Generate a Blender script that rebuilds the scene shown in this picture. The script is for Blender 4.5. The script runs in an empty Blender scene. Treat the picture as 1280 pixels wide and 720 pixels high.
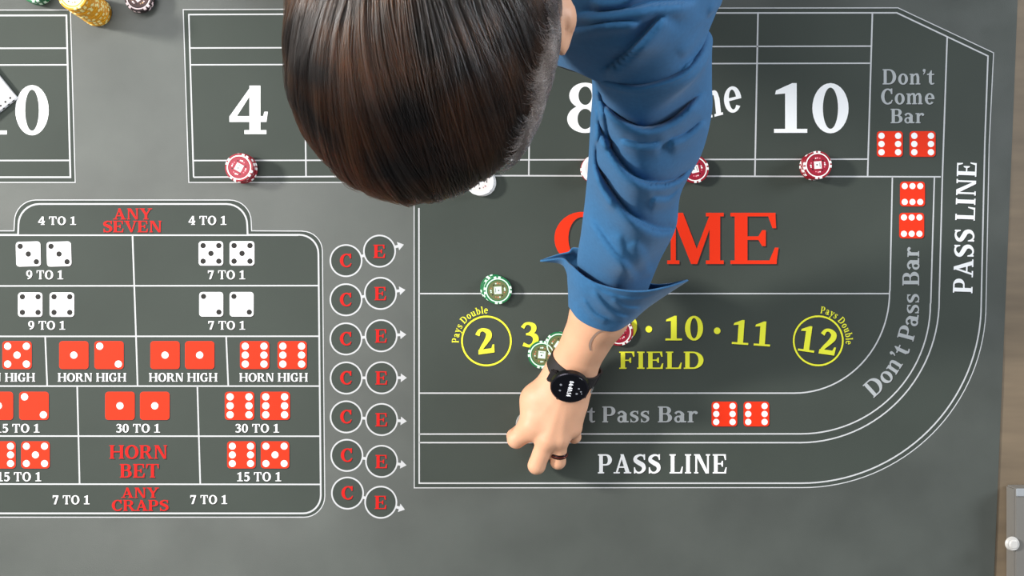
import bpy, bmesh, math, random
import numpy as np
from mathutils import Vector, Matrix
from mathutils.bvhtree import BVHTree

# ------------------------------------------------------------------ camera, world, lights, exposure
TOP = 0.76                 # height of the mat's printed face above the floor
CAM_H = 1.32               # camera above the mat
FPX = 1150.0               # focal length for a frame 1280 px wide
scene = bpy.context.scene
col = scene.collection
cam_d = bpy.data.cameras.new('camera')
cam_d.sensor_width = 36.0
cam_d.lens = 36.0 * FPX / 1280.0
cam_d.clip_start = 0.02
cam = bpy.data.objects.new('camera', cam_d)
cam.location = (0, 0, TOP + CAM_H)
cam.rotation_euler = (0, 0, 0)
col.objects.link(cam)
scene.camera = cam

world = bpy.data.worlds.new('world')
scene.world = world
world.use_nodes = True
world.node_tree.nodes['Background'].inputs[0].default_value = (0.86, 0.93, 1.0, 1)
world.node_tree.nodes['Background'].inputs[1].default_value = 0.22


def area(name, loc, target, sx, sy, power, color):
    d = bpy.data.lights.new(name, 'AREA')
    d.shape = 'RECTANGLE'
    d.size, d.size_y, d.energy, d.color = sx, sy, power, color
    o = bpy.data.objects.new(name, d)
    o.location = loc
    o.rotation_euler = (Vector(target) - Vector(loc)).to_track_quat('-Z', 'Y').to_euler()
    col.objects.link(o)
    return o


area('window_light', (-4.2, 1.15, TOP + 2.35), (0, 0.1, TOP + .1), 0.55, 0.55, 295, (1.0, 0.97, 0.92))
area('far_window_light', (2.9, 1.0, TOP + 0.95), (0.1, 0.1, TOP + .2), 1.0, 0.7, 66, (0.88, 0.94, 1.0))
area('ceiling_light', (-1.15, -0.1, TOP + 1.9), (-1.15, -0.1, TOP), 1.3, 1.9, 26, (1.0, 0.98, 0.94))
area('back_ceiling_light', (-0.45, 1.10, TOP + 2.0), (-0.1, 0.3, TOP + .3), 1.0, 0.3, 13, (0.95, 0.97, 1.0))

scene.view_settings.view_transform = 'Standard'
scene.view_settings.look = 'None'
scene.view_settings.gamma = 1.0
scene.view_settings.use_curve_mapping = False
scene.view_settings.exposure = 0.2


# ------------------------------------------------------------------ helpers
def W(x, y, h=0.0):
    """plan position: (x, y) on the mat's plan grid as sighted from the camera station, at height h above the mat"""
    d = CAM_H - h
    return Vector(((x - 640.0) / FPX * d, (360.0 - y) / FPX * d, TOP + h))


def srgb(r, g, b):
    f = lambda c: (c / 255 / 12.92) if c / 255 <= 0.04045 else ((c / 255 + 0.055) / 1.055) ** 2.4
    return (f(r), f(g), f(b), 1)


def mat(name, rgb, rough=0.5, metal=0.0, spec=0.5, noise=None, bump=None, sss=0, sheen=0, coat=0, alpha=None):
    m = bpy.data.materials.new(name)
    m.use_nodes = True
    nt = m.node_tree
    b = nt.nodes['Principled BSDF']
    c = srgb(*rgb)
    b.inputs['Base Color'].default_value = c
    b.inputs['Roughness'].default_value = rough
    b.inputs['Metallic'].default_value = metal
    b.inputs['Specular IOR Level'].default_value = spec
    if sss:
        b.inputs['Subsurface Weight'].default_value = sss
        b.inputs['Subsurface Radius'].default_value = (0.01, 0.004, 0.002)
        b.inputs['Subsurface Scale'].default_value = 1.0
    if sheen:
        b.inputs['Sheen Weight'].default_value = sheen
    if coat:
        b.inputs['Coat Weight'].default_value = coat
    tc = nt.nodes.new('ShaderNodeTexCoord')
    if noise:
        scale, amt = noise[:2]
        n = nt.nodes.new('ShaderNodeTexNoise')
        n.inputs['Scale'].default_value = scale
        n.inputs['Detail'].default_value = 5
        mp = nt.nodes.new('ShaderNodeMapping')
        if len(noise) > 2:
            mp.inputs['Scale'].default_value = noise[2]
        nt.links.new(tc.outputs['Object'], mp.inputs[0])
        nt.links.new(mp.outputs[0], n.inputs['Vector'])
        r = nt.nodes.new('ShaderNodeValToRGB')
        r.color_ramp.elements[0].position = 0.3
        r.color_ramp.elements[1].position = 0.7
        r.color_ramp.elements[0].color = tuple(v * (1 - amt) for v in c[:3]) + (1,)
        r.color_ramp.elements[1].color = tuple(min(1, v * (1 + amt)) for v in c[:3]) + (1,)
        nt.links.new(n.outputs[0], r.inputs[0])
        nt.links.new(r.outputs[0], b.inputs['Base Color'])
    if bump:
        scale, st = bump
        n = nt.nodes.new('ShaderNodeTexNoise')
        n.inputs['Scale'].default_value = scale
        n.inputs['Detail'].default_value = 4
        nt.links.new(tc.outputs['Object'], n.inputs['Vector'])
        bp = nt.nodes.new('ShaderNodeBump')
        bp.inputs['Strength'].default_value = st
        bp.inputs['Distance'].default_value = 0.001
        nt.links.new(n.outputs[0], bp.inputs['Height'])
        nt.links.new(bp.outputs[0], b.inputs['Normal'])
    return m


def mesh_obj(name, verts, faces, mats, parent=None, smooth=False, fmat=None):
    me = bpy.data.meshes.new(name)
    me.from_pydata([tuple(v) for v in verts], [], faces)
    for m in (mats if isinstance(mats, (list, tuple)) else [mats]):
        me.materials.append(m)
    if fmat is not None:
        me.polygons.foreach_set('material_index', fmat)
    if smooth:
        me.polygons.foreach_set('use_smooth', [True] * len(me.polygons))
    me.update()
    o = bpy.data.objects.new(name, me)
    col.objects.link(o)
    if parent:
        o.parent = parent
    return o


def bm_obj(name, bm, mats, parent=None, smooth=False):
    me = bpy.data.meshes.new(name)
    bm.to_mesh(me)
    bm.free()
    for m in (mats if isinstance(mats, (list, tuple)) else [mats]):
        me.materials.append(m)
    if smooth:
        me.polygons.foreach_set('use_smooth', [True] * len(me.polygons))
    o = bpy.data.objects.new(name, me)
    col.objects.link(o)
    if parent:
        o.parent = parent
    return o


def tag(o, label=None, cat=None, group=None, kind=None):
    if label: o['label'] = label
    if cat: o['category'] = cat
    if group: o['group'] = group
    if kind: o['kind'] = kind
    return o


def empty(name, loc=(0, 0, 0)):
    o = bpy.data.objects.new(name, None)
    o.location = loc
    o.empty_display_size = 0.02
    col.objects.link(o)
    return o


def box_bm(bm, c, s, bevel=0.0, rot=None):
    M = Matrix.Translation(Vector(c)) @ (rot.to_4x4() if rot else Matrix()) @ Matrix.Diagonal((s[0], s[1], s[2], 1))
    r = bmesh.ops.create_cube(bm, size=1.0, matrix=M)
    if bevel:
        es = list({e for v in r['verts'] for e in v.link_edges})
        bmesh.ops.bevel(bm, geom=es, offset=bevel, segments=2, affect='EDGES')


def catmull(pts, n):
    """n samples along a Catmull-Rom curve through tuples pts"""
    P = [np.array(p, float) for p in pts]
    P = [2 * P[0] - P[1]] + P + [2 * P[-1] - P[-2]]
    out = []
    segs = len(P) - 3
    for i in range(n):
        t = i / (n - 1) * segs
        k = min(int(t), segs - 1)
        u = t - k
        a, b, c, d = P[k:k + 4]
        out.append(0.5 * ((2 * b) + (-a + c) * u + (2 * a - 5 * b + 4 * c - d) * u * u + (-a + 3 * b - 3 * c + d) * u ** 3))
    return out


# ------------------------------------------------------------------ materials
M_MAT = mat('mat_grey_print', (77, 81, 77), rough=0.36, spec=0.55, noise=(9, 0.13), bump=(900, 0.15))
_nt = M_MAT.node_tree                     # worn patches in the mat's gloss
_n = _nt.nodes.new('ShaderNodeTexNoise'); _n.inputs['Scale'].default_value = 11; _n.inputs['Detail'].default_value = 6
_m = _nt.nodes.new('ShaderNodeMapRange'); _m.inputs['From Min'].default_value = .35; _m.inputs['From Max'].default_value = .68
_m.inputs['To Min'].default_value = .30; _m.inputs['To Max'].default_value = .46
_nt.links.new([q for q in _nt.nodes if q.type == 'TEX_COORD'][0].outputs['Object'], _n.inputs['Vector'])
_nt.links.new(_n.outputs[0], _m.inputs['Value']); _nt.links.new(_m.outputs[0], _nt.nodes['Principled BSDF'].inputs['Roughness'])
M_FIELD = mat('mat_dark_print', (66, 72, 67), rough=0.6, spec=0.12, noise=(4, 0.09), bump=(900, 0.12))
M_EDGE = mat('mat_rubber', (28, 30, 30), rough=0.8)
M_WHITE = mat('white_ink', (246, 247, 248), spec=0.15, rough=0.55)
M_LINE = mat('line_ink', (196, 197, 199), spec=0.15, rough=0.5)
M_GREY = mat('grey_ink', (172, 176, 178), spec=0.15, rough=0.55)
M_RED = mat('red_ink', (230, 52, 22), spec=0.15, rough=0.55)
M_DRED = mat('deep_red_ink', (200, 28, 24), spec=0.15, rough=0.55)
M_YEL = mat('yellow_ink', (240, 240, 66), spec=0.15, rough=0.55)
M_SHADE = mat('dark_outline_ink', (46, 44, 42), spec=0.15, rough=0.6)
M_WOOD = mat('table_laminate', (116, 101, 82), rough=0.55, noise=(6, 0.16, (1, 7, 1)), bump=(40, 0.1))
M_STEEL = mat('table_leg_steel', (70, 70, 72), rough=0.4, metal=0.8)
M_FLOOR = mat('floor_carpet', (96, 92, 86), rough=0.9, noise=(30, 0.2))
M_CASE = mat('case_grey_metal', (132, 129, 124), rough=0.45, metal=0.3, noise=(12, 0.05))
M_STUD = mat('stud_nickel', (225, 222, 218), rough=0.35, metal=0.3)

# ------------------------------------------------------------------ structure, table, mat
bm = bmesh.new()
box_bm(bm, (0, 0, -0.01), (6, 6, 0.02))
fl = bm_obj('floor', bm, M_FLOOR)
tag(fl, kind='structure')

tbl = empty('table', (0, 0, 0))
tag(tbl, 'tan laminate table under the dark printed mat, bare along the right edge', 'table')
MT = 0.002
bm = bmesh.new()
box_bm(bm, (0.05, -0.06, TOP - MT - 0.015), (2.0, 1.24, 0.03), 0.004)
bm_obj('tabletop', bm, M_WOOD, tbl)
for sx in (-0.85, 0.95):
    for sy in (-0.58, 0.46):
        bm = bmesh.new()
        box_bm(bm, (sx, sy, (TOP - 0.032) / 2), (0.045, 0.045, TOP - 0.032), 0.003)
        bm_obj('leg', bm, M_STEEL, tbl)

# mat: a 2 mm sheet, its right edge running slightly askew
edge_r = [(1277, -140), (1272, 0), (1265, 180), (1257.5, 360), (1250, 540), (1242.5, 720), (1236, 860)]
pts = [(-190, -140)] + edge_r + [(-190, 860)]
n = len(pts)
vt = [W(x, y) for x, y in pts]
vb = [v - Vector((0, 0, MT)) for v in vt]
faces = [list(range(n - 1, -1, -1)), [n + i for i in range(n)]] + [[i, (i + 1) % n, n + (i + 1) % n, n + i] for i in range(n)]
gm = mesh_obj('gaming_mat', vt + vb, faces, [M_MAT, M_EDGE], fmat=[0] + [1] * (n + 1))
tag(gm, 'dark grey printed dice game mat with white lines covering the table', 'game mat')

_z = [0]


class Ink:
    """collects flat ink shapes (plan units) and links them as one printed part of the mat"""
    def __init__(s):
        s.v, s.f, s.m, s.k = [], [], [], 0

    def poly(s, pts, mi=0, lvl=0):
        b = len(s.v)
        s.k += 1
        h = 0.00006 + lvl * 0.00006 + (s.k % 7) * 0.000006
        area2 = sum(pts[i][0] * pts[(i + 1) % len(pts)][1] - pts[(i + 1) % len(pts)][0] * pts[i][1] for i in range(len(pts)))
        if area2 > 0:
            pts = pts[::-1]
        s.v += [W(x, y, h) for x, y in pts]
        s.f.append(list(range(b, b + len(pts))))
        s.m.append(mi)

    def strip(s, A, B, mi=0, lvl=0):
        b = len(s.v)
        s.k += 1
        h = 0.00006 + lvl * 0.00006 + (s.k % 7) * 0.000006
        for a, c in zip(A, B):
            s.v += [W(a[0], a[1], h), W(c[0], c[1], h)]
        a0, b0, a1 = A[0], B[0], A[1]
        flip = ((b0[0] - a0[0]) * (a1[1] - a0[1]) - (b0[1] - a0[1]) * (a1[0] - a0[0])) > 0
        for i in range(len(A) - 1):
            q = [b + 2 * i, b + 2 * i + 1, b + 2 * i + 3, b + 2 * i + 2]
            s.f.append(q[::-1] if flip else q)
            s.m.append(mi)

    def line(s, pts, w=2.0, mi=0, lvl=1, closed=False):
        P = [np.array(p, float) for p in pts]
        L, Rr = [], []
        n = len(P)
        for i in range(n):
            pa = P[i - 1] if (i > 0 or closed) else P[i]
            pb = P[(i + 1) % n] if (i < n - 1 or closed) else P[i]
            d1 = P[i] - pa
            d2 = pb - P[i]
            if np.hypot(*d1) < 1e-6: d1 = d2
            if np.hypot(*d2) < 1e-6: d2 = d1
            d1 = d1 / np.hypot(*d1)
            d2 = d2 / np.hypot(*d2)
            t = d1 + d2
            t = t / np.hypot(*t)
            nn = np.array([-t[1], t[0]])
            k = w / 2 / max(0.4, abs(nn @ np.array([-d1[1], d1[0]])))
            L.append(P[i] + nn * k)
            Rr.append(P[i] - nn * k)
        if closed:
            L.append(L[0]); Rr.append(Rr[0])
        s.strip(L, Rr, mi, lvl)

    def build(s, name, mats, parent=gm):
        return mesh_obj(name, s.v, s.f, mats, parent, fmat=s.m)


def arc(cx, cy, rx, ry, a0, a1, n=24):
    """plan arc, degrees, 0 = right, 90 = down the frame"""
    return [(cx + rx * math.cos(math.radians(a0 + (a1 - a0) * i / n)), cy + ry * math.sin(math.radians(a0 + (a1 - a0) * i / n))) for i in range(n + 1)]


# ------------------------------------------------------------------ bold serif letter shapes (cap height 100)
def gR(x0, y0, x1, y1): return ('P', [(x0, y0), (x1, y0), (x1, y1), (x0, y1)])
def gQ(*p): return ('P', list(p))
def gA(cx, cy, rx, ry, ix, iy, a0=0, a1=360):
    n = max(8, int(abs(a1 - a0) / 11))
    o = [(cx + rx * math.cos(math.radians(a0 + (a1 - a0) * i / n)), cy + ry * math.sin(math.radians(a0 + (a1 - a0) * i / n))) for i in range(n + 1)]
    q = [(cx + ix * math.cos(math.radians(a0 + (a1 - a0) * i / n)), cy + iy * math.sin(math.radians(a0 + (a1 - a0) * i / n))) for i in range(n + 1)]
    return ('S', o, q)
def gS(*p):
    c = catmull(p, 5 * len(p))
    o, q = [], []
    for i, a in enumerate(c):
        t = c[min(i + 1, len(c) - 1)] - c[max(i - 1, 0)]
        l = math.hypot(t[0], t[1]) or 1
        nx, ny = -t[1] / l, t[0] / l
        w = a[2] / 2
        o.append((a[0] + nx * w, a[1] + ny * w)); q.append((a[0] - nx * w, a[1] - ny * w))
    return ('S', o, q)
def gB(cx, cy, r, ry=None):
    ry = ry or r
    return ('P', [(cx + r * math.cos(k * math.pi / 8), cy + ry * math.sin(k * math.pi / 8)) for k in range(16)])
def stem(x, y0=0, y1=100, w=21, l0=7, r0=7, l1=7, r1=7, s=7):
    out = [gR(x, y0, x + w, y1)]
    if l0 is not None: out.append(gR(x - l0, y0, x + w + r0, y0 + s))
    if l1 is not None: out.append(gR(x - l1, y1 - s, x + w + r1, y1))
    return out

_Sshape = [gS((70, 76, 8), (60, 92, 9), (40, 95, 11), (20, 84, 18), (18, 68, 22), (38, 55, 24), (60, 42, 24), (64, 22, 20), (48, 6, 11), (28, 5, 9), (12, 20, 10)),
           gQ((64, 100), (72, 100), (72, 70), (66, 70), (60, 90)), gQ((9, 0), (17, 0), (22, 10), (15, 32), (9, 32))]
_threeTop = [gS((12, 80, 15), (24, 94, 11), (40, 95, 12), (55, 84, 20), (53, 66, 19), (38, 55, 11), (24, 53, 8))]
G = {
 'A': (100, [gQ((12, 4), (23, 4), (53, 96), (43, 96)), gQ((38, 100), (57, 100), (92, 4), (68, 4)), gR(27, 29, 70, 37), gR(0, 0, 36, 7), gR(58, 0, 100, 7)]),
 'B': (86, stem(9, r0=0, r1=0) + [gR(30, 92, 46, 100), gR(30, 50, 46, 57), gA(46, 75, 30, 25, 9, 17, -90, 90), gR(30, 0, 48, 8), gA(47, 28.5, 35, 28.5, 12, 20.5, -90, 90)]),
 'C': (88, [gA(48, 50, 46, 52, 23, 42, 52, 308), gQ((70, 102), (79, 102), (79, 66), (71, 66), (62, 94)), gQ((70, 8), (76, 14), (82, 26), (76, 30), (62, 6))]),
 'D': (102, stem(9, r0=0, r1=0) + [gR(30, 92, 46, 100), gR(30, 0, 46, 8), gA(46, 50, 50, 50, 26, 42, -90, 90)]),
 'E': (86, stem(9, r0=0, r1=0) + [gR(30, 93, 76, 100), gQ((64, 93), (76, 93), (77, 70), (71, 70)), gR(30, 47, 56, 54), gQ((54, 35), (60, 35), (60, 66), (54, 66), (48, 54), (48, 47)), gR(30, 0, 78, 7), gQ((66, 7), (78, 7), (81, 32), (75, 32))]),
 'F': (79, stem(9, r1=0) + [gR(30, 93, 74, 100), gQ((62, 93), (74, 93), (75, 70), (69, 70)), gR(30, 46, 54, 53), gQ((53, 34), (59, 34), (59, 65), (53, 65), (47, 53), (47, 46))]),
 'G': (98, [gA(48, 50, 46, 52, 23, 42, 52, 312), gQ((70, 102), (79, 102), (79, 66), (71, 66), (62, 94)), gR(63, 6, 84, 46), gR(53, 40, 94, 47), gQ((58, 4), (66, 0), (84, 8), (84, 14), (62, 14))]),
 'H': (106, stem(9) + stem(76) + [gR(30, 47, 76, 55)]),
 'I': (42, stem(10)),
 'L': (80, stem(9, r0=0) + [gR(30, 0, 74, 7), gQ((62, 7), (74, 7), (78, 36), (72, 36))]),
 'M': (124, stem(14, w=10, r1=0) + stem(90, r1=7) + [gQ((14, 100), (38, 100), (68, 22), (58, 0), (54, 0)), gQ((92, 100), (100, 96), (66, 0), (56, 0), (56, 6))]),
 'N': (104, stem(14, w=10, r1=0) + stem(80, w=10, l0=None) + [gQ((14, 100), (38, 100), (90, 0), (72, 0))]),
 'O': (100, [gA(50, 50, 48, 52, 25, 42)]),
 'P': (84, stem(9, r1=0) + [gR(30, 92, 48, 100), gR(30, 41, 48, 49), gA(47, 70.5, 34, 29.5, 11, 21.5, -90, 90)]),
 'R': (96, stem(9, r1=0) + [gR(30, 92, 48, 100), gR(30, 46, 48, 54), gA(47, 73, 33, 27, 11, 19, -90, 90), gQ((40, 50), (58, 54), (90, 4), (68, 4)), gR(66, 0, 98, 7)]),
 'S': (78, _Sshape),
 'T': (90, stem(34, l1=None) + [gR(2, 93, 87, 100), gQ((2, 93), (2, 68), (8, 68), (14, 93)), gQ((87, 93), (87, 68), (81, 68), (75, 93))]),
 'V': (98, [gQ((8, 96), (32, 96), (60, 8), (48, 0)), gQ((78, 96), (88, 96), (60, 0), (48, 0), (54, 14)), gR(-1, 93, 41, 100), gR(66, 93, 99, 100)]),
 'Y': (96, [gQ((6, 96), (30, 96), (59, 46), (38, 46)), gQ((76, 96), (87, 96), (59, 46), (48, 50)), gR(38, 0, 59, 50), gR(28, 0, 69, 7), gR(-1, 93, 39, 100), gR(62, 93, 97, 100)]),
 '0': (76, [gA(38, 50, 36, 51, 15, 42)]),
 '1': (70, [gR(26, 0, 49, 92), gQ((6, 78), (8, 86), (40, 101), (49, 101), (49, 84), (26, 80)), gR(4, 0, 70, 8)]),
 '2': (76, [gS((12, 76, 18), (22, 92, 13), (38, 95, 13), (56, 83, 21), (56, 66, 23), (42, 46, 18), (24, 26, 14), (14, 10, 12)), gQ((6, 0), (70, 0), (73, 32), (66, 32), (60, 18), (8, 18))]),
 '3': (72, _threeTop + [gS((24, 53, 8), (42, 52, 13), (58, 42, 21), (60, 26, 22), (48, 9, 16), (30, 5, 11), (10, 14, 15))]),
 '4': (80, [gR(42, 0, 64, 100), gQ((2, 26), (2, 36), (46, 100), (56, 100), (14, 32)), gR(2, 25, 76, 37), gQ((66, 25), (76, 25), (79, 46), (72, 46)), gR(32, 0, 76, 8)]),
 '5': (72, [gQ((14, 84), (62, 84), (66, 101), (14, 100)), gR(14, 48, 23, 98), gS((16, 54, 8), (34, 61, 13), (54, 50, 20), (60, 30, 23), (48, 9, 16), (30, 5, 11), (10, 13, 15))]),
 '7': (74, [gR(4, 84, 70, 100), gQ((4, 68), (10, 68), (16, 86), (4, 90)), gQ((50, 88), (70, 92), (40, 0), (17, 0))]),
 '8': (76, [gA(38, 75, 31, 27, 13, 19), gA(38, 27, 35, 29, 15, 21)]),
 '9': (76, [gA(37, 66, 35, 36, 14, 27), gS((61, 68, 21), (60, 44, 21), (48, 20, 17), (20, 4, 11))]),
 'a': (68, [gR(38, 2, 58, 46), gS((8, 54, 15), (18, 65, 11), (34, 66, 12), (48, 52, 19), (48, 40, 19)), gA(25, 20, 23, 22, 9, 13), gR(40, 0, 70, 9), gQ((28, 34), (28, 42), (44, 46), (44, 38))]),
 'b': (78, [gR(10, 0, 29, 104), gR(1, 97, 29, 104), gA(38, 35, 36, 37, 16, 28, -100, 120)]),
 'e': (66, [gA(34, 35, 33, 37, 14, 28, 0, 322), gR(14, 33, 67, 41)]),
 'h': (80, [gR(10, 0, 29, 104)]),
 'i': (40, stem(11, 0, 70, w=19, l1=8, r1=0) + [gB(21, 92, 12)]),
 'l': (40, stem(11, 0, 104, w=19, l1=8, r1=0)),
 'm': (124, stem(11, 0, 70, w=19, r1=0, l1=8) + stem(50, 0, 52, w=19, l1=None) + stem(89, 0, 52, w=19, l1=None) + [gS((28, 54, 8), (40, 66, 10), (54, 64, 16), (59.5, 48, 19)), gS((67, 54, 8), (79, 66, 10), (93, 64, 16), (98.5, 48, 19))]),
 'n': (84, stem(11, 0, 70, w=19, r1=0, l1=8) + stem(52, 0, 50, w=19, l1=None) + [gS((28, 54, 8), (41, 66, 10), (56, 64, 16), (61.5, 46, 19))]),
 'o': (72, [gA(36, 35, 34, 37, 14, 28)]),
 'r': (60, stem(11, 0, 70, w=19, r1=0, l1=8) + [gS((28, 50, 8), (38, 64, 11), (52, 64, 14)), gB(52, 60, 9)]),
 's': (58, [('P', [(x * .74, y * .72) for x, y in g[1]]) if g[0] == 'P' else ('S', [(x * .74, y * .72) for x, y in g[1]], [(x * .74, y * .72) for x, y in g[2]]) for g in _Sshape]),
 't': (52, [gR(14, 12, 34, 74), gQ((14, 70), (34, 70), (34, 92), (28, 92)), gR(1, 62, 50, 70), gS((24, 20, 19), (29, 6, 14), (40, 4, 9), (51, 8, 7))]),
 'u': (82, [gR(11, 14, 30, 70), gR(2, 63, 30, 70), gR(52, 0, 71, 70), gR(44, 63, 71, 70), gR(52, 0, 80, 7), gS((20.5, 22, 19), (26, 8, 15), (40, 4, 10), (54, 14, 8))]),
 'y': (76, [gQ((8, 66), (29, 66), (49, 12), (38, 0)), gQ((60, 66), (70, 66), (42, -12), (34, -6)), gR(0, 63, 36, 70), gR(50, 63, 78, 70), gS((40, 0, 10), (32, -18, 12), (16, -24, 12))]),
 "'": (28, [gB(15, 92, 10), gQ((15, 84), (25, 92), (20, 74), (10, 64), (8, 68))]),
 ':': (36, [gB(18, 12, 12), gB(18, 58, 12)]),
 '.': (40, [gB(20, 50, 12)]),
 ' ': (34, []),
}


def text_width(s, gap=6): return sum(G[c][0] + gap for c in s) - gap


def put(ink, shapes, f, mi, lvl):
    for g in shapes:
        if g[0] == 'P': ink.poly([f(x, y) for x, y in g[1]], mi, lvl)
        else: ink.strip([f(x, y) for x, y in g[1]], [f(x, y) for x, y in g[2]], mi, lvl)


def word(s, x0, x1, ytop, ybase, ink_mat=M_WHITE, rot=0, shade=1.0, slant=0.0, smat=M_SHADE, name='printed_lettering', gap=6, label=None):
    """print s so that it spans x0..x1 with capitals from ytop to ybase; rot in degrees clockwise about its middle"""
    ink = Ink()
    k = (ybase - ytop) / 100.0
    wd = text_width(s, gap)
    kx = (x1 - x0) / wd
    cx, cy = (x0 + x1) / 2, (ytop + ybase) / 2
    c, sn = math.cos(math.radians(rot)), math.sin(math.radians(rot))
    pen = 0
    for ch in s:
        adv, sh = G[ch]
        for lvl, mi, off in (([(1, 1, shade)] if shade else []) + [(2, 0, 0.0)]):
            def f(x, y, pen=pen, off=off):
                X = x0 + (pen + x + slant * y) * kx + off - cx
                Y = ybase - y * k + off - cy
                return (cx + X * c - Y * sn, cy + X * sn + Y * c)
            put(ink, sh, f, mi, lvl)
        pen += adv + gap
    o = ink.build(name, [ink_mat, smat])
    tag(o, label or ('printed word ' + s if len(s) > 1 else 'printed letter ' + s))
    return o


def path_word(s, pos, length, height, ink_mat, shade=0.8, gap=6, label=None):
    """pos(d) -> (x, y, tx, ty) with d along the baseline, (tx, ty) its direction"""
    ink = Ink()
    k = height / 100.0
    kx = length / text_width(s, gap)
    pen = 0
    for ch in s:
        adv, sh = G[ch]
        x0, y0, tx, ty = pos((pen + adv / 2) * kx)
        for lvl, mi, off in (([(1, 1, shade)] if shade else []) + [(2, 0, 0.0)]):
            def f(x, y, adv=adv, off=off):
                a = (x - adv / 2) * kx
                b = y * k
                return (x0 + tx * a + ty * b + off, y0 + ty * a - tx * b + off)
            put(ink, sh, f, mi, lvl)
        pen += adv + gap
    o = ink.build('printed_lettering', [ink_mat, M_SHADE])
    tag(o, label or 'printed words ' + s)
    return o


PIPS = {1: [(0, 0)], 2: [(-1, -1), (1, 1)], 3: [(-1, -1), (0, 0), (1, 1)], 4: [(-1, -1), (1, -1), (-1, 1), (1, 1)],
        5: [(-1, -1), (1, -1), (0, 0), (-1, 1), (1, 1)], 6: [(-1, -1), (-1, 0), (-1, 1), (1, -1), (1, 0), (1, 1)],
        7: [(-1, -1), (0, -1), (1, -1), (-1, 1), (0, 1), (1, 1)]}


def die(n, x0, y0, x1, y1, red=True, rot=0):
    ink = Ink()
    cx, cy, hx, hy = (x0 + x1) / 2, (y0 + y1) / 2, (x1 - x0) / 2, (y1 - y0) / 2
    c, s = math.cos(math.radians(rot)), math.sin(math.radians(rot))
    T = lambda x, y: (cx + x * c - y * s, cy + x * s + y * c)
    def rr(hx, hy, r, off=0):
        out = []
        for qx, qy, a in ((1, 1, 0), (-1, 1, 90), (-1, -1, 180), (1, -1, 270)):
            out += [T(px + off, py + off) for px, py in arc(qx * (hx - r), qy * (hy - r), r, r, a, a + 90, 5)]
        return out
    ink.poly(rr(hx, hy, 4, 1.0), 2, 1)
    ink.poly(rr(hx, hy, 4), 0, 2)
    pr = hx * (0.245 if red else 0.225)
    for px, py in PIPS[n]:
        ix, iy = px * hx * (0.64 if n != 7 else 0.62), py * hy * 0.64
        ink.poly([T(*p) for p in arc(ix, iy, pr, pr, 0, 345, 15)], 1, 3)
    o = ink.build('printed_die', [M_RED if red else M_WHITE, M_WHITE if red else M_SHADE, M_SHADE])
    tag(o, ('printed red die with white pips' if red else 'printed white die with dark pips'))
    return o


# dark fields ----------------------------------------------------------------
f_ = Ink()
f_.poly([(-120, 13), (88, 12.5), (94, 228), (-120, 228)])
f_.build('printed_field', [M_FIELD])
outer_c = arc(1003, 380, 229.5, 229.5, 0, 90, 32)
inner_c = arc(1001, 380, 225.5, 224, 0, 90, 32)
f_ = Ink()
f_.poly([(229, 12), (700, 10.5), (1122.5, 9.8), (1242, 66), (1236.5, 180)] + outer_c + [(518, 609.5), (517.5, 228), (236, 228)])
f_.build('printed_field', [M_FIELD])
# hop-bet panel outline, mirrored about x = 166
pr_out = [(166, 250), (287, 250)] + arc(287, 277, 27, 27, -90, 0, 8) + [(314.5, 288.5), (378, 288.8)] + arc(378, 314, 25, 25, -90, 0, 8) + [(404.5, 470), (406, 618)] + arc(380, 620, 26, 26.5, 0, 90, 8)
pr_in = [(166, 255), (283, 255)] + arc(283, 281, 26, 26, -90, 0, 8) + [(309.5, 293.5), (372, 293.5)] + arc(374, 317, 24, 23.5, -90, 0, 8) + [(399.5, 470), (401, 617)] + arc(379, 619, 22, 22.7, 0, 90, 8)
mirror = lambda L: [(332 - x, y) for x, y in L][::-1]
f_ = Ink()
f_.poly(mirror(pr_out) + pr_out)
f_.build('printed_field', [M_FIELD])

# border lines ---------------------------------------------------------------
def lines(name, specs, m=M_LINE, label=None):
    k = Ink()
    for w, pts in specs:
        k.line(pts, w)
    return tag(k.build(name, [m]), label)

lines('printed_border', [(1.15, [(-120, 12.6), (88, 12.5), (94, 228), (-120, 228)]), (2.1, [(-120, 19.5), (83, 19.2), (88, 221.5), (-120, 221.5)]),
      (1.8, [(-120, 60.6), (84, 60.2)]), (1.8, [(-120, 81.6), (84.5, 81)]), (1.8, [(-120, 200.8), (87.5, 200.5)])], label='white lines around the box at the left edge')
lines('printed_border', [(1.15, [(517.6, 228), (236, 228), (229, 12), (700, 10.3), (1122.5, 9.8), (1242, 66), (1236.5, 180)] + outer_c + [(517.8, 609.8), (517.6, 228)])],
      label='thin outer white line around the main betting area')
lines('printed_border', [(1.8, [(242, 221.4), (236, 18.2), (700, 16.4), (1121, 16), (1235, 70), (1231, 180)] + inner_c + [(524, 604), (523.6, 260)]),
      (1.8, [(242, 221.5), (640, 219.6), (1176, 221)]), (1.7, [(237.5, 60), (1089, 57.6)]), (1.7, [(238, 81), (1088, 79)]), (1.7, [(241.5, 200.7), (1085, 198.9)]),
      (1.8, [(380, 17), (382.5, 221)]), (1.8, [(522, 17), (522, 220)]), (1.8, [(663, 17), (661, 220)]), (1.8, [(805, 17), (802, 220)]), (1.9, [(947.5, 16.5), (943.6, 219.5)]),
      (1.9, [(1090.5, 17), (1084.5, 220)]), (1.8, [(1184, 46), (1178, 221)])], label='white lines of the number boxes')
lines('printed_border', [(1.7, [(524, 367), (1112, 367)]), (1.7, [(1115.5, 221), (1112.5, 362)] + arc(993, 365, 119, 126.4, 0, 90, 24) + [(524, 491.4)])], label='white lines around the come and field areas')
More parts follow.
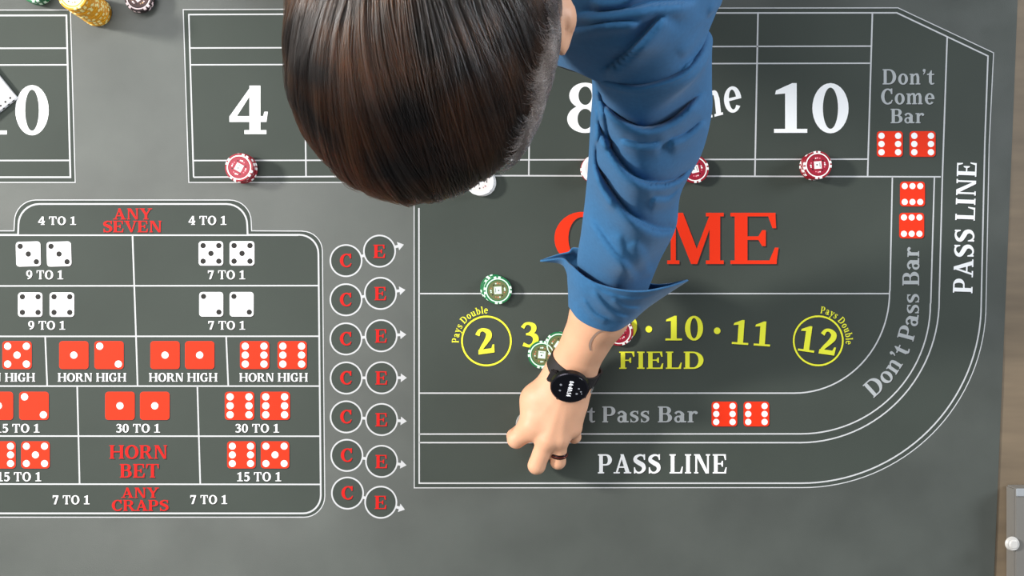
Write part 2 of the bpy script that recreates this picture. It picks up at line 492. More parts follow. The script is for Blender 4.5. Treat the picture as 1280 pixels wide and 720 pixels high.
lines('printed_border', [(1.7, [(1168, 222), (1163.5, 378)] + arc(1001, 380, 162, 162.3, 0, 90, 28) + [(524, 542.6)])], label='inner white line below the grey lettering')
lines('printed_border', [(1.7, [(1178, 221), (1174, 372)] + arc(1000, 375, 174, 178.3, 0, 90, 28) + [(524, 553.3)])], label='white line above the pass line band')
lines('printed_border', [(1.15, [(166, 646.5)] + mirror(pr_out) + pr_out + [(166, 646.5)])], label='thin outer white line of the left betting panel')
lines('printed_border', [(2.1, [(166, 641.7)] + mirror(pr_in) + pr_in + [(166, 641.7)]), (1.8, [(-40, 294), (373, 294)]), (1.8, [(-67, 357.5), (398, 357)]), (1.8, [(-67, 420.5), (399, 420.3)]),
      (1.8, [(-67, 482.6), (399.5, 482.6)]), (1.8, [(-68, 545), (400, 545.3)]), (1.8, [(-68, 605), (401, 605.5)]),
      (1.9, [(165.6, 294), (170, 420), (172, 482)]), (1.9, [(56.5, 421), (59, 482)]), (1.9, [(282.7, 421), (285.3, 482)]), (1.9, [(96.5, 483), (99.5, 605)]), (1.9, [(246.7, 483), (250.3, 605)])],
      label='white grid lines of the left betting panel')

# left panel print -----------------------------------------------------------
word('4 TO 1', 47.5, 95, 270.7, 281); word('4 TO 1', 235.5, 283, 270, 281)
word('ANY', 141.5, 190, 260.5, 274.3, M_DRED, gap=2); word('SEVEN', 128, 203, 276, 290.3, M_DRED, gap=1)
die(3, 20, 302, 50.7, 333, False, -1.5); die(3, 58.5, 302, 89, 333, False, -1.5); word('9 TO 1', 32.5, 79, 338, 349)
die(5, 248.3, 301.5, 279, 332, False); die(5, 287, 301.5, 318, 332, False); word('7 TO 1', 259.5, 306.5, 338, 349)
die(4, 22.5, 365.5, 53, 396, False); die(4, 62, 365.5, 92.7, 396, False); word('9 TO 1', 35, 81.5, 401.3, 412)
die(2, 249, 365, 279, 395.7, False); die(2, 287, 365, 317, 395.7, False); word('7 TO 1', 260, 306.5, 401.3, 412)
for n1, n2, xa, xb, tx in ((1, 5, -41, 3, -42), (1, 2, 74, 118, 72), (1, 1, 188, 231.3, 186), (6, 6, 300, 347, 299)):
    die(n1, xa, 426.5, xa + 36.5, 461.3); die(n2, xb, 426.5, xb + 36.5, 461.3)
    word('HORN HIGH', tx, tx + 86, 466.4, 477, gap=3)
for n1, n2, xa, xb, tx, t in ((1, 2, -20.5, 24, -6, '15 TO 1'), (1, 1, 131.5, 175, 144.5, '30 TO 1'), (6, 6, 281, 325.5, 293.5, '30 TO 1')):
    die(n1, xa, 489.7, xa + 36.8, 524.8); die(n2, xb, 489.7, xb + 36.8, 524.8)
    word(t, tx, tx + 55.5, 530, 540.7)
for n1, n2, xa, xb, tx in ((6, 5, -16, 26.5, -4), (6, 5, 284, 326, 296)):
    die(n1, xa, 551.7, xa + 35.5, 585.5); die(n2, xb, 551.7, xb + 35.5, 585.5)
    word('15 TO 1', tx, tx + 55.5, 590.3, 601.5)
word('HORN', 136.5, 210, 556.5, 573.3, M_DRED, gap=3, shade=1.3); word('BET', 149.5, 199, 580, 597, M_DRED, gap=3, shade=1.3)
word('7 TO 1', 65.5, 112, 619.3, 630.3); word('7 TO 1', 237.5, 284, 619, 630)
word('ANY', 151.5, 198.5, 609.5, 622.3, M_DRED, gap=2, shade=1.2); word('CRAPS', 139.5, 211, 625, 638.5, M_DRED, gap=1, shade=1.2)

# C and E bubbles ------------------------------------------------------------
CE = [((432.5, 325.8), (474.4, 313.9)), ((432.5, 374.7), (475.6, 366.7)), ((432.5, 423.6), (476.4, 419.7)), ((432.8, 472.5), (477, 472.2)),
      ((432.8, 521.1), (477, 524.4)), ((433.6, 569.2), (477, 576.7)), ((434.4, 616.4), (476, 627.8))]
for (c1, c2), ang in zip(CE, (-15, -8, -3, 0, 4, 9, 17)):
    ink = Ink()
    for c in (c1, c2):
        ink.poly(arc(*c, 19.6, 19.6, 0, 352, 44), 0, 0)
        ink.line(arc(*c, 19.6, 19.6, 0, 352, 44), 1.9, 1, 2, closed=True)
    d = np.array(c2) - np.array(c1); d /= np.hypot(*d)
    ink.line([np.array(c1) + d * 20, np.array(c2) - d * 20], 3.4, 1, 1)
    a = np.array([math.cos(math.radians(ang)), math.sin(math.radians(ang))]); pp = np.array([-a[1], a[0]])
    e = np.array(c2)
    ink.line([e + a * 20, e + a * 26], 3.4, 1, 1)
    ink.poly([tuple(e + a * 24 + pp * 5.4), tuple(e + a * 31.5), tuple(e + a * 24 - pp * 5.4)], 1, 3)
    tag(ink.build('printed_circle', [M_FIELD, M_LINE]), 'pair of linked printed circles with an arrow')
    word('C', c1[0] - 8, c1[0] + 8, c1[1] - 8.5, c1[1] + 8, M_DRED, shade=0.9)
    word('E', c2[0] - 8, c2[0] + 8, c2[1] - 8, c2[1] + 8.5, M_DRED, shade=0.9)

# number boxes ---------------------------------------------------------------
word('1', -31, 8.5, 107, 168, shade=0, label='printed 1 of the left 10'); word('0', 18, 62, 107, 168.5, shade=0, label='printed 0 of the left 10')
word('4', 285.5, 335.5, 107, 167.5, shade=0)
word('8', 707, 756, 104.5, 165, shade=0)
word('Nine', 824, 924, 106, 150, rot=-14, slant=0.18, shade=0, gap=2)
word('10', 965, 1062, 104.5, 166, gap=8, shade=0)
word("Don't", 1103, 1168, 86.5, 105.5, M_GREY, shade=0.7); word('Come', 1101, 1168, 111, 130.3, M_GREY, shade=0.7); word('Bar', 1113, 1155, 136, 154, M_GREY, shade=0.7)
die(6, 1096, 164, 1128.5, 196); die(6, 1137, 164, 1169.5, 196)
die(7, 1125, 227, 1156.2, 258); die(7, 1124, 266, 1155.2, 298)
# come, field, pass
for ch, a, b in (('C', 691.5, 758), ('O', 762, 828), ('M', 829.5, 908.5), ('E', 911.5, 977)):
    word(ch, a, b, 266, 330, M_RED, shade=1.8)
ink = Ink()
ink.line(arc(608, 426.2, 30.6, 30.6, 0, 352, 44), 3.4, 1, 1, closed=True)
ink.line(arc(608, 426.2, 30.6, 30.6, 0, 352, 44), 2.2, 0, 2, closed=True)
tag(ink.build('printed_circle', [M_YEL, M_SHADE]), 'yellow printed ring around the 2')
ink = Ink()
ink.line(arc(1022.8, 426, 30.7, 30.7, 0, 352, 44), 3.4, 1, 1, closed=True)
ink.line(arc(1022.8, 426, 30.7, 30.7, 0, 352, 44), 2.2, 0, 2, closed=True)
tag(ink.build('printed_circle', [M_YEL, M_SHADE]), 'yellow printed ring around the 12')
word('2', 594, 618, 410.5, 442, M_YEL, rot=-8)
word('12', 998, 1047, 409.5, 441.5, M_YEL, rot=8, gap=12)
word('3', 650, 673, 403, 434, M_YEL, rot=-4)
word('4', 712, 738, 397, 427, M_YEL, rot=-2)
word('9', 773.5, 797.5, 395, 426, M_YEL)
word('10', 830.5, 879.5, 395, 425.5, M_YEL, gap=10)
word('11', 914.5, 963.5, 401, 431.5, M_YEL, rot=4, gap=18)
for x, y in ((700, 421), (754, 411), (811, 411.5), (896.5, 413.5)):
    ink = Ink()
    ink.poly(arc(x + .8, y + .8, 4.2, 4.2, 0, 340, 17), 1, 1); ink.poly(arc(x, y, 4.2, 4.2, 0, 340, 17), 0, 2)
    tag(ink.build('printed_dot', [M_YEL, M_SHADE]), 'yellow printed dot')
word('FIELD', 773.5, 881, 439.5, 461, M_YEL, gap=5)
def circ_pos(cx, cy, r, a0, a1, L):
    def f(d):
        a = math.radians(a0 + (a1 - a0) * d / L)
        return (cx + r * math.cos(a), cy + r * math.sin(a), -math.sin(a), math.cos(a))
    return f
L = math.radians(97) * 34.5
path_word('Pays Double', circ_pos(608, 426.2, 34.5, 176, 273, L), L * 1.0, 8.6, M_YEL, shade=0.4)
L = math.radians(93) * 34.5
path_word('Pays Double', circ_pos(1022.8, 426, 34.5, 274, 367, L), L * 1.0, 8.6, M_YEL, shade=0.4)
word("Don't", 674, 744, 508, 528, M_GREY, shade=0.7); word('Pass', 752.5, 812, 508, 528, M_GREY, shade=0.7); word('Bar', 822, 872, 508, 528, M_GREY, shade=0.7)
die(6, 889.5, 502, 921.5, 533); die(6, 929.5, 502, 961.5, 533)
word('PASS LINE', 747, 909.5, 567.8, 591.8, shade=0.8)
def dp(d):
    r, a0 = 149.0, 52.0
    la = math.radians(a0) * r
    if d < la:
        a = math.radians(a0) - d / r
        return (1000 + r * math.cos(a), 380 + r * math.sin(a), math.sin(a), -math.cos(a))
    return (1149 + (d - la) * 0.0, 380 - (d - la), 0, -1)
path_word("Don't Pass Bar", dp, math.radians(52) * 149 + 71, 21, M_GREY, shade=0.7)
_u = Vector((5.5, -165)).normalized()
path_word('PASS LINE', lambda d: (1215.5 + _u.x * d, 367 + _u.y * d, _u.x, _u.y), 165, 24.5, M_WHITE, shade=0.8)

# ------------------------------------------------------------------ card with dotted edge, grey case
bm = bmesh.new()
box_bm(bm, (0, 0, 0.004), (0.075, 0.075, 0.008), 0.0012)
cd = bm_obj('score_card', bm, mat('white_plastic', (244, 244, 246), rough=0.35))
M_DOT = mat('black_dot_ink', (24, 24, 26), rough=0.5)
bm = bmesh.new()
for i in range(8):
    for e in range(2):
        x = -0.031 + i * 0.0088
        r = bmesh.ops.create_circle(bm, cap_ends=True, radius=0.0020, segments=12, matrix=Matrix.Translation((x, -0.0335, 0.00806)) if e == 0 else Matrix.Translation((x, -0.03765, 0.004)) @ Matrix.Rotation(math.pi / 2, 4, 'X'))
tag(bm_obj('dotted_edge', bm, M_DOT, cd), 'row of black dots')
cd.rotation_euler.z = math.radians(39)
cd.location = W(-22.5, 118, 0.0003)
tag(cd, 'white card with a dotted edge lying over the 10 at the left edge', 'card')

cs = empty('metal_case', W(1300, 700))
tag(cs, 'grey metal case with a round nickel stud at the bottom right corner', 'case')
bm = bmesh.new()
c0, c1 = W(1258, 606, 0.0), W(1380, 900, 0.0)
lx, ly = (c0.x + c1.x) / 2 - cs.location.x, (c0.y + c1.y) / 2 - cs.location.y
box_bm(bm, (lx, ly, 0.010), (c1.x - c0.x, c0.y - c1.y, 0.024), 0.002)
bm_obj('shell', bm, M_CASE, cs)
bm = bmesh.new()
box_bm(bm, (lx, c0.y - cs.location.y - 0.006, 0.0225), (c1.x - c0.x - .003, 0.011, 0.002), 0.0008)
bm_obj('rim_strip', bm, mat('rim_pale_metal', (176, 180, 184), rough=.4, metal=.3), cs)
bm = bmesh.new()
sp = W(1266, 680, 0.024) - cs.location
bmesh.ops.create_cone(bm, cap_ends=True, segments=28, radius1=0.0100, radius2=0.0085, depth=0.004, matrix=Matrix.Translation((sp.x, sp.y, 0.0240)))
bmesh.ops.create_cone(bm, cap_ends=True, segments=24, radius1=0.0062, radius2=0.0052, depth=0.002, matrix=Matrix.Translation((sp.x, sp.y, 0.0269)))
bm_obj('stud', bm, M_STUD, cs)

# ------------------------------------------------------------------ chips
CR, CT = 0.0198, 0.0034


def make_chip(color, spot=(248, 246, 244), inner=None, tint=None, name='chip'):
    """chip root = clay body; children: edge_spots, face_ring, inlay, inlay_marks"""
    mb = mat(name + '_clay', color, rough=0.42, spec=0.5)
    ms = mat(name + '_spot', spot, rough=0.42)
    mi = mat(name + '_inner', inner or color, rough=0.4)
    bm = bmesh.new()
    prof = [(0, 0), (CR - .0006, 0), (CR, .0006), (CR, CT - .0006), (CR - .0006, CT), (CR * .74, CT), (CR * .73, CT - .00015), (0, CT - .00015)]
    N = 48
    rings = []
    for r, z in prof[1:-1]:
        rings.append([bm.verts.new((r * math.cos(2 * math.pi * k / N), r * math.sin(2 * math.pi * k / N), z)) for k in range(N)])
    for a, b in zip(rings, rings[1:]):
        for k in range(N):
            bm.faces.new((a[k], a[(k + 1) % N], b[(k + 1) % N], b[k]))
    bm.faces.new(rings[0][::-1]); bm.faces.new(rings[-1])
    root = bm_obj('poker_chip', bm, mb)
    # edge spots wrap the rim: four pairs
    V, F = [], []
    for g in range(4):
        for s in (-1, 1):
            a = g * math.pi / 2 + s * 0.165
            for half in range(2):
                pass
            base = len(V)
            K = 4
            for i in range(K + 1):
                t = a + (i / K - .5) * 0.20
                c, sn = math.cos(t), math.sin(t)
                for r, z in ((CR * .87, CT + .00008), (CR - .0004, CT + .00008), (CR + .00012, CT - .0006), (CR + .00012, .0006)):
                    V.append((r * c, r * sn, z))
            for i in range(K):
                for j in range(3):
                    q = base + i * 4 + j
                    F.append((q, q + 1, q + 5, q + 4))
    mesh_obj('edge_spots', V, F, ms, root)
    V, F = [], []
    def ring(r0, r1, z, n=40):
        b = len(V)
        for k in range(n):
            t = 2 * math.pi * k / n
            V.extend([(r0 * math.cos(t), r0 * math.sin(t), z), (r1 * math.cos(t), r1 * math.sin(t), z)])
        for k in range(n):
            q, w = b + 2 * k, b + 2 * ((k + 1) % n)
            F.append((q, q + 1, w + 1, w))
    ring(CR * .79, CR * .87, CT + .00006)
    mesh_obj('face_ring', V, F, ms, root)
    V, F = [], []
    ring(0.0001, CR * .72, CT + .00002)
    mesh_obj('inlay', V, F, mi, root)
    # inlay marks: white centre square, dark pip, small suit dots around it
    V, F, FM = [], [], []
    def quad(cx, cy, hx, hy, a, z, m):
        b = len(V)
        for x, y in ((-hx, -hy), (hx, -hy), (hx, hy), (-hx, hy)):
            V.append((cx + x * math.cos(a) - y * math.sin(a), cy + x * math.sin(a) + y * math.cos(a), z))
        F.append((b, b + 1, b + 2, b + 3)); FM.append(m)
    def dot(cx, cy, r, z, m):
        b = len(V)
        for k in range(10):
            V.append((cx + r * math.cos(k * .6283), cy + r * math.sin(k * .6283), z))
        F.append(tuple(range(b, b + 10))); FM.append(m)
    z = CT + .00010
    quad(0, 0, .0052, .0052, 0, z, 0)
    dot(-.0012, .0004, .0011, z + .00004, 1)
    quad(.0030, 0, .0004, .0030, 0, z + .00004, 1)
    for k in range(4):
        a = k * math.pi / 2
        dot(.0100 * math.cos(a), .0100 * math.sin(a), .0013, z, 2 if k % 2 else 0)
        dot(.0100 * math.cos(a + .25), .0100 * math.sin(a + .25), .0010, z + .00002, 0)
        dot(.0096 * math.cos(a + .65), .0096 * math.sin(a + .65), .0011, z, 1)
        dot(.0098 * math.cos(a - .35), .0098 * math.sin(a - .35), .0009, z + .00001, 3)
    mesh_obj('inlay_marks', V, F, [ms, M_DOT, mat(name + '_mark', tint or (235, 200, 190), rough=.5), mat(name + '_mark2', tint or (180, 90, 70), rough=.5)], root, fmat=FM)
    return root


def copy_chip(src):
    c = src.copy()
    col.objects.link(c)
    for ch in src.children:
        d = ch.copy(); col.objects.link(d); d.parent = c
    return c


protos, used = {}, set()
CHIPS = {
    'red': dict(color=(152, 14, 36), inner=(158, 26, 50), tint=(240, 150, 160)),
    'green': dict(color=(14, 112, 62), spot=(214, 240, 222), inner=(96, 104, 62), tint=(190, 120, 90)),
    'yellow': dict(color=(226, 158, 20), spot=(250, 236, 160), inner=(250, 240, 190), tint=(150, 140, 110)),
    'black': dict(color=(40, 18, 20), spot=(246, 222, 222), inner=(70, 40, 36), tint=(200, 160, 120)),
    'white': dict(color=(228, 228, 228), spot=(250, 250, 250), inner=(222, 216, 214), tint=(170, 120, 120)),
    'grey': dict(color=(150, 150, 146), spot=(205, 205, 200), inner=(150, 148, 142), tint=(120, 110, 105)),
    'blue': dict(color=(22, 60, 150), spot=(220, 226, 240), inner=(30, 70, 160), tint=(200, 200, 220)),
}
rng = random.Random(4)
ORD = ['lowest', 'second', 'third', 'fourth', 'fifth', 'sixth', 'seventh', 'eighth', 'ninth', 'tenth', 'eleventh', 'twelfth', 'thirteenth', 'fourteenth',
       'fifteenth', 'sixteenth', 'seventeenth', 'eighteenth', 'nineteenth', 'twentieth', 'twenty-first']


def stack(base, top, count, kind, where, group, jitter=.0005, rot_top=0.0, kinds=None, spread=None):
    """base/top are plan positions sighted at their own heights"""
    b = W(base[0], base[1], 0.0002)
    t = W(top[0], top[1], count * CT)
    for i in range(count):
        k = kinds[i] if kinds else kind
        if k not in protos:
            protos[k] = make_chip(name=k + '_chip', **CHIPS[k])
        c = protos[k] if k not in used else copy_chip(protos[k])
        used.add(k)
        f = i / max(1, count - 1)
        p = b.lerp(t, f)
        j = jitter if i < count - 1 else 0
        c.location = (p.x + rng.uniform(-j, j), p.y + rng.uniform(-j, j), TOP + 0.0003 + i * (CT + 0.00016))
        c.rotation_euler.z = math.radians(rot_top) if i == count - 1 else rng.uniform(0, 6.28)
        pos = 'topmost' if i == count - 1 and count > 1 else (ORD[i] + ' from the bottom' if i else 'lowest')
        if count == 1:
            lab = k + ' poker chip lying alone ' + where
        else:
            lab = f'{k} chip, {pos} of the stack {where}'.replace(' from the bottom of the stack', ' from bottom in stack')
        tag(c, lab, 'poker chip', group)


stack((305.5, 211.5), (299, 209.4), 7, 'red', 'below the white number 4', 'red chips below the 4', .0012, 62)
stack((1016.5, 208.5), (1022, 206.4), 6, 'red', 'below the right 10', 'red chips below the 10', .0006, 4)
stack((867, 212), (868.5, 211.5), 3, 'red', 'at the right side of the blue sleeve', 'red chips beside the sleeve', .0006, 12)
stack((743, 212.5), (744.5, 211), 4, None, 'at the left side of the blue sleeve', 'chips under the left sleeve edge', .0008, 30, kinds=['red', 'red', 'white', 'white'])
stack((603, 228), (600, 227), 3, 'white', 'peeking out below the hair', 'white chips below the hair', .0006, 50)
stack((617.5, 360), (622.3, 362.9), 3, None, 'on the line above the ringed 2', 'green chips on the line', .0003, 183, kinds=['green', 'green', 'green'])
stack((678, 443.3), (677.3, 443.4), 2, 'green', 'nearest the watch strap', 'green chips beside the wrist', .0004, 84)
stack((699, 432), (698.3, 432), 2, 'green', 'half under the forearm', 'green chips under the forearm', .0004, 55)
stack((774, 415), (773.7, 415), 2, 'red', 'below the turned-up cuff', 'red chips below the cuff', .0004, 30)
stack((662.5, 531), (662, 530.8), 2, 'grey', 'under the fingers', 'grey chips under the hand', .0003, 20)
stack((122.8, 16.3), (92, -4.8), 20, 'yellow', 'at the top left', 'yellow chips in the tall stack', .0006, 20)
stack((176, 0), (173, -3.2), 5, 'black', 'right of the tall yellow one', 'dark chips right of the yellow stack', .0006, 40)
stack((50, -10), (42, -14.5), 6, 'green', 'at the upper left corner', 'green chips in the upper left corner', .0006, 10)
stack((374, -10), (371.5, -12), 4, 'blue', 'left of the hair at the top edge', 'blue chips at the top edge', .0006, 10)


# ------------------------------------------------------------------ implicit surfaces
class Field:
    def __init__(s, lo, hi, h):
        s.lo, s.h = np.array(lo, float), h
        s.n = np.ceil((np.array(hi) - s.lo) / h).astype(int) + 1
        ax = [s.lo[i] + h * np.arange(s.n[i], dtype=np.float32) for i in range(3)]
        s.ax = ax
        s.F = np.full(tuple(s.n), 1.0, np.float32)

    def _sub(s, lo, hi):
        sl = []
        for i in range(3):
            a = max(0, int((lo[i] - s.lo[i]) / s.h)); b = min(s.n[i], int((hi[i] - s.lo[i]) / s.h) + 2)
            if b <= a: return None
            sl.append(slice(a, b))
        X, Y, Z = np.meshgrid(s.ax[0][sl[0]], s.ax[1][sl[1]], s.ax[2][sl[2]], indexing='ij')
        return tuple(sl), X, Y, Z

    def _mix(s, sl, d, k, cut):
        f = s.F[sl]
        if cut:
            hh = np.clip(0.5 - 0.5 * (f + d) / k, 0, 1)
            s.F[sl] = f * (1 - hh) + (-d) * hh + k * hh * (1 - hh)
        else:
            hh = np.clip(0.5 + 0.5 * (f - d) / k, 0, 1)
            s.F[sl] = f * (1 - hh) + d * hh - k * hh * (1 - hh)

    def cone(s, a, b, ra, rb, k=0.01, cut=False):
        a, b = np.array(a, float), np.array(b, float)
        m = max(ra, rb) + k + 3 * s.h + 0.02
        r = s._sub(np.minimum(a, b) - m, np.maximum(a, b) + m)
        if r is None: return
        sl, X, Y, Z = r
        d = b - a
        L = float(d @ d) or 1e-9
        t = np.clip(((X - a[0]) * d[0] + (Y - a[1]) * d[1] + (Z - a[2]) * d[2]) / L, 0, 1)
        q = np.sqrt((X - a[0] - d[0] * t) ** 2 + (Y - a[1] - d[1] * t) ** 2 + (Z - a[2] - d[2] * t) ** 2) - (ra + (rb - ra) * t)
        s._mix(sl, q, k, cut)

    def ell(s, c, r, R=None, k=0.01, cut=False):
        c, r = np.array(c, float), np.array(r, float)
        m = r.max() + k + 0.02
        g = s._sub(c - m, c + m)
        if g is None: return
        sl, X, Y, Z = g
        X, Y, Z = X - c[0], Y - c[1], Z - c[2]
        if R is not None:
            R = np.array(R)
            X, Y, Z = (R[0, 0] * X + R[1, 0] * Y + R[2, 0] * Z, R[0, 1] * X + R[1, 1] * Y + R[2, 1] * Z, R[0, 2] * X + R[1, 2] * Y + R[2, 2] * Z)
        k0 = np.sqrt((X / r[0]) ** 2 + (Y / r[1]) ** 2 + (Z / r[2]) ** 2)
        k1 = np.sqrt((X / r[0] ** 2) ** 2 + (Y / r[1] ** 2) ** 2 + (Z / r[2] ** 2) ** 2) + 1e-6
        s._mix(sl, (k0 * (k0 - 1) / k1).astype(np.float32), k, cut)

    def mesh(s):
        F, n = s.F, s.n
        ins = F < 0
        c = np.zeros(tuple(n - 1), np.int8)
        for i in (0, 1):
            for j in (0, 1):
                for k in (0, 1):
                    c += ins[i:n[0] - 1 + i, j:n[1] - 1 + j, k:n[2] - 1 + k]
        act = (c > 0) & (c < 8)
        idx = np.full(tuple(n - 1), -1, np.int64)
        I = np.argwhere(act)
        idx[act] = np.arange(len(I))
        acc = np.zeros((len(I), 3)); cnt = np.zeros(len(I))
        corners = [(i, j, k) for i in (0, 1) for j in (0, 1) for k in (0, 1)]
        val = {q: F[I[:, 0] + q[0], I[:, 1] + q[1], I[:, 2] + q[2]] for q in corners}
        for q in corners:
            for a in range(3):
                if q[a] == 0:
                    p = list(q); p[a] = 1; p = tuple(p)
                    va, vb = val[q], val[p]
                    m = (va < 0) != (vb < 0)
                    t = np.where(m, va / np.where(m, va - vb, 1), 0)
                    pt = np.array(q, float)[None, :].repeat(len(I), 0)
                    pt[:, a] = t
                    acc[m] += pt[m]; cnt[m] += 1
        V = s.lo + s.h * (I + acc / cnt[:, None])
        faces = []
        for a in range(3):
            u, v = (a + 1) % 3, (a + 2) % 3
            A = [slice(None)] * 3; B = [slice(None)] * 3
            A[a] = slice(0, n[a] - 1); B[a] = slice(1, n[a])
            A[u] = B[u] = slice(1, n[u] - 1); A[v] = B[v] = slice(1, n[v] - 1)
            ia, ib = ins[tuple(A)], ins[tuple(B)]
            off = np.zeros(3, int); off[u] = off[v] = 1
            for mask, flip in ((ia & ~ib, False), (~ia & ib, True)):
                E = np.argwhere(mask) + off
                du = np.zeros(3, int); du[u] = 1
                dv = np.zeros(3, int); dv[v] = 1
                q = [idx[tuple((E - du - dv).T)], idx[tuple((E - dv).T)], idx[tuple(E.T)], idx[tuple((E - du).T)]]
                if flip: q = q[::-1]
                faces.append(np.stack(q, 1))
        return V, np.concatenate(faces)


def join_meshes(parts):
    Vs, Fs, b = [], [], 0
    for V, F in parts:
        Vs.append(V); Fs.append(F + b); b += len(V)
    return np.concatenate(Vs), np.concatenate(Fs)


def np_obj(name, V, F, m, parent):
    return mesh_obj(name, V.tolist(), F.tolist(), m, parent, smooth=True)


# ------------------------------------------------------------------ person
M_SKIN = mat('skin', (218, 166, 134), rough=0.5, spec=0.35, noise=(28, 0.06), sss=0.12, bump=(500, 0.12))
M_SHIRT = mat('shirt_cotton', (50, 102, 146), rough=0.85, spec=0.2, noise=(240, 0.07), sheen=0.12)
M_TROUSER = mat('trousers_cloth', (38, 40, 46), rough=0.9)
M_SHOE = mat('shoe_leather', (30, 26, 24), rough=0.5)
per = empty('person', (0.0, 0.80, 0.0))
tag(per, 'dark-haired person in a blue shirt leaning over the mat, left hand placing chips', 'person')


def kid(o):
    o.parent = per
    o.location = Vector((0, 0, 0)) - per.location
    return o


HC = Vector((-0.068, 0.195, TOP + 0.615))     # head centre
LSH, RSH = Vector((0.135, 0.325, TOP + 0.49)), Vector((-0.23, 0.37, TOP + 0.49))
ELB = W(806, 190, .27)
FORE = W(750, 392, .105)
WR = W(717, 457, .060)
# left forearm and hand
f = Field(W(620, 620, .0) - Vector((.02, .02, .01)), W(830, 150, .34) + Vector((.02, .0, 0.0)), 0.0018)
f.F[:] = 1
f.cone(ELB, W(771, 320, .165), .043, .038, .01)
f.cone(W(771, 320, .165), FORE, .038, .0375, .01)
f.cone(FORE, WR, .0365, .0300, .012)
f.cone(WR, W(708, 478, .056), .0295, .0235, .014)
f.cone(W(722, 470, .058), W(714, 500, .050), .020, .020, .014)
KN = {'index': W(667, 532, .055), 'middle': W(684, 549, .061), 'ring': W(700, 548, .058), 'pinky': W(716, 534, .048)}
f.cone(W(703, 468, .056), KN['index'], .0210, .0150, .016)
f.cone(W(708, 468, .058), KN['middle'], .0210, .0140, .016)
f.cone(W(714, 470, .058), KN['ring'], .0200, .0130, .016)
f.cone(W(720, 472, .052), KN['pinky'], .0185, .0130, .016)
f.cone(W(690, 498, .045), W(700, 520, .042), .018, .016, .014)
# thumb
f.cone(W(696, 474, .048), W(669, 500, .042), .0200, .0180, .016)
f.cone(W(668, 500, .040), W(664, 518, .028), .0170, .0125, .010)
f.cone(W(663, 518, .026), W(672, 538, .0145), .0110, .0088, .004)
f.cone(W(672, 498, .046), W(664, 530, .046), .0185, .0150, .014)
# knuckle bumps
for k, r in (('index', .0125), ('middle', .0120), ('ring', .0112), ('pinky', .0100)):
    p = KN[k]
    f.ell((p.x, p.y, p.z + .0045), (r * .8, r * .95, r * .72), k=.006)
# fingers: proximal, middle, distal, curled down to the chips
f.cone(KN['index'], W(645.5, 549, .045), .0145, .0130, .012)
f.cone(W(645.5, 549, .045), W(643, 545, .024), .0115, .0098, .0035)
f.cone(W(642, 545, .024), W(651, 536, .0125), .0098, .0085, .0035)
f.cone(KN['middle'], W(670.5, 582, .050), .0128, .0122, .0060)
f.cone(W(671.5, 582, .050), W(670, 579, .026), .0113, .0102, .003)
f.cone(W(670, 579, .026), W(674, 562, .0125), .0102, .0086, .003)
f.cone(KN['ring'], W(697.5, 577, .046), .0112, .0106, .0055)
f.cone(W(697.5, 577, .046), W(696, 574, .025), .0102, .0094, .003)
f.cone(W(696, 574, .025), W(694, 558, .0125), .0094, .0080, .003)
f.cone(KN['pinky'], W(718, 546, .036), .0102, .0092, .005)
f.cone(W(718, 546, .036), W(715, 544, .018), .0088, .0080, .003)
f.cone(W(717, 544, .018), W(708, 536, .010), .0080, .0068, .003)
# tendons
for k in ('index', 'middle', 'ring', 'pinky'):
    a = W(709, 480, .077); b = KN[k] + Vector((0, 0, .0095))
    f.cone(a, b, .0025, .0032, .006)
hand = f.mesh()

# head: skull, face, ears, neck
f = Field((-.24, -.02, TOP + .38), (.10, .42, TOP + .80), 0.0038)
fw = Vector((0.02, -0.62, -0.78)).normalized()     # face direction: down and forward
rt = Vector((1, 0.0, 0)).cross(fw).normalized()    # crown direction (helper)
upv = rt if rt.z > 0 else -rt
lat = upv.cross(fw).normalized()
def Hd(l, u, fo): return HC + lat * l + upv * u + fw * fo
RH = np.array([list(lat), list(fw), list(upv)]).T
f.ell(HC, (.074, .094, .088), RH, k=.01)
f.ell(Hd(0, -.045, .035), (.060, .062, .075), RH, k=.02)
f.cone(Hd(0, -.105, .068), Hd(0, -.09, .05), .020, .035, .02)
f.cone(Hd(0, -.015, .092), Hd(0, -.050, .112), .008, .012, .008)
f.ell(Hd(0, -.052, .106), (.017, .011, .009), RH, k=.006)
for s in (-1, 1):
    f.cone(Hd(.012 * s, .0, .090), Hd(.045 * s, .0, .078), .008, .006, .008)
    f.ell(Hd(.032 * s, -.020, .094), (.017, .012, .011), RH, k=.008, cut=True)
    f.ell(Hd(.032 * s, -.021, .080), (.0125, .0125, .0125), RH, k=.002)
    f.ell(Hd(.050 * s, -.050, .06), (.02, .02, .02), RH, k=.012)
f.cone(Hd(-.022, -.078, .094), Hd(.022, -.078, .094), .0055, .0055, .004)
f.cone(Hd(-.018, -.086, .092), Hd(.018, -.086, .092), .0060, .0060, .004)
f.cone(Hd(0, -.04, -.03), Vector((-.04, .36, TOP + .47)), .062, .068, .02)
ears = []
for s in (-1, 1):
    e = W(699.5, 22, .600) if s > 0 else Vector((HC.x - .094, HC.y + .008, HC.z - .02))
    R = np.array(Matrix.Rotation(math.radians(-18 * s), 3, 'Y') @ Matrix.Rotation(math.radians(6), 3, 'X'))
    f.ell(e, (.0085, .030, .022), R, k=.004)
    f.ell(e + Vector((.006 * s, -.002, .004)), (.005, .018, .013), R, k=.003, cut=True)
    f.cone(e, HC + Vector((.068 * s, .012, -.02)), .012, .020, .012)
head = f.mesh()

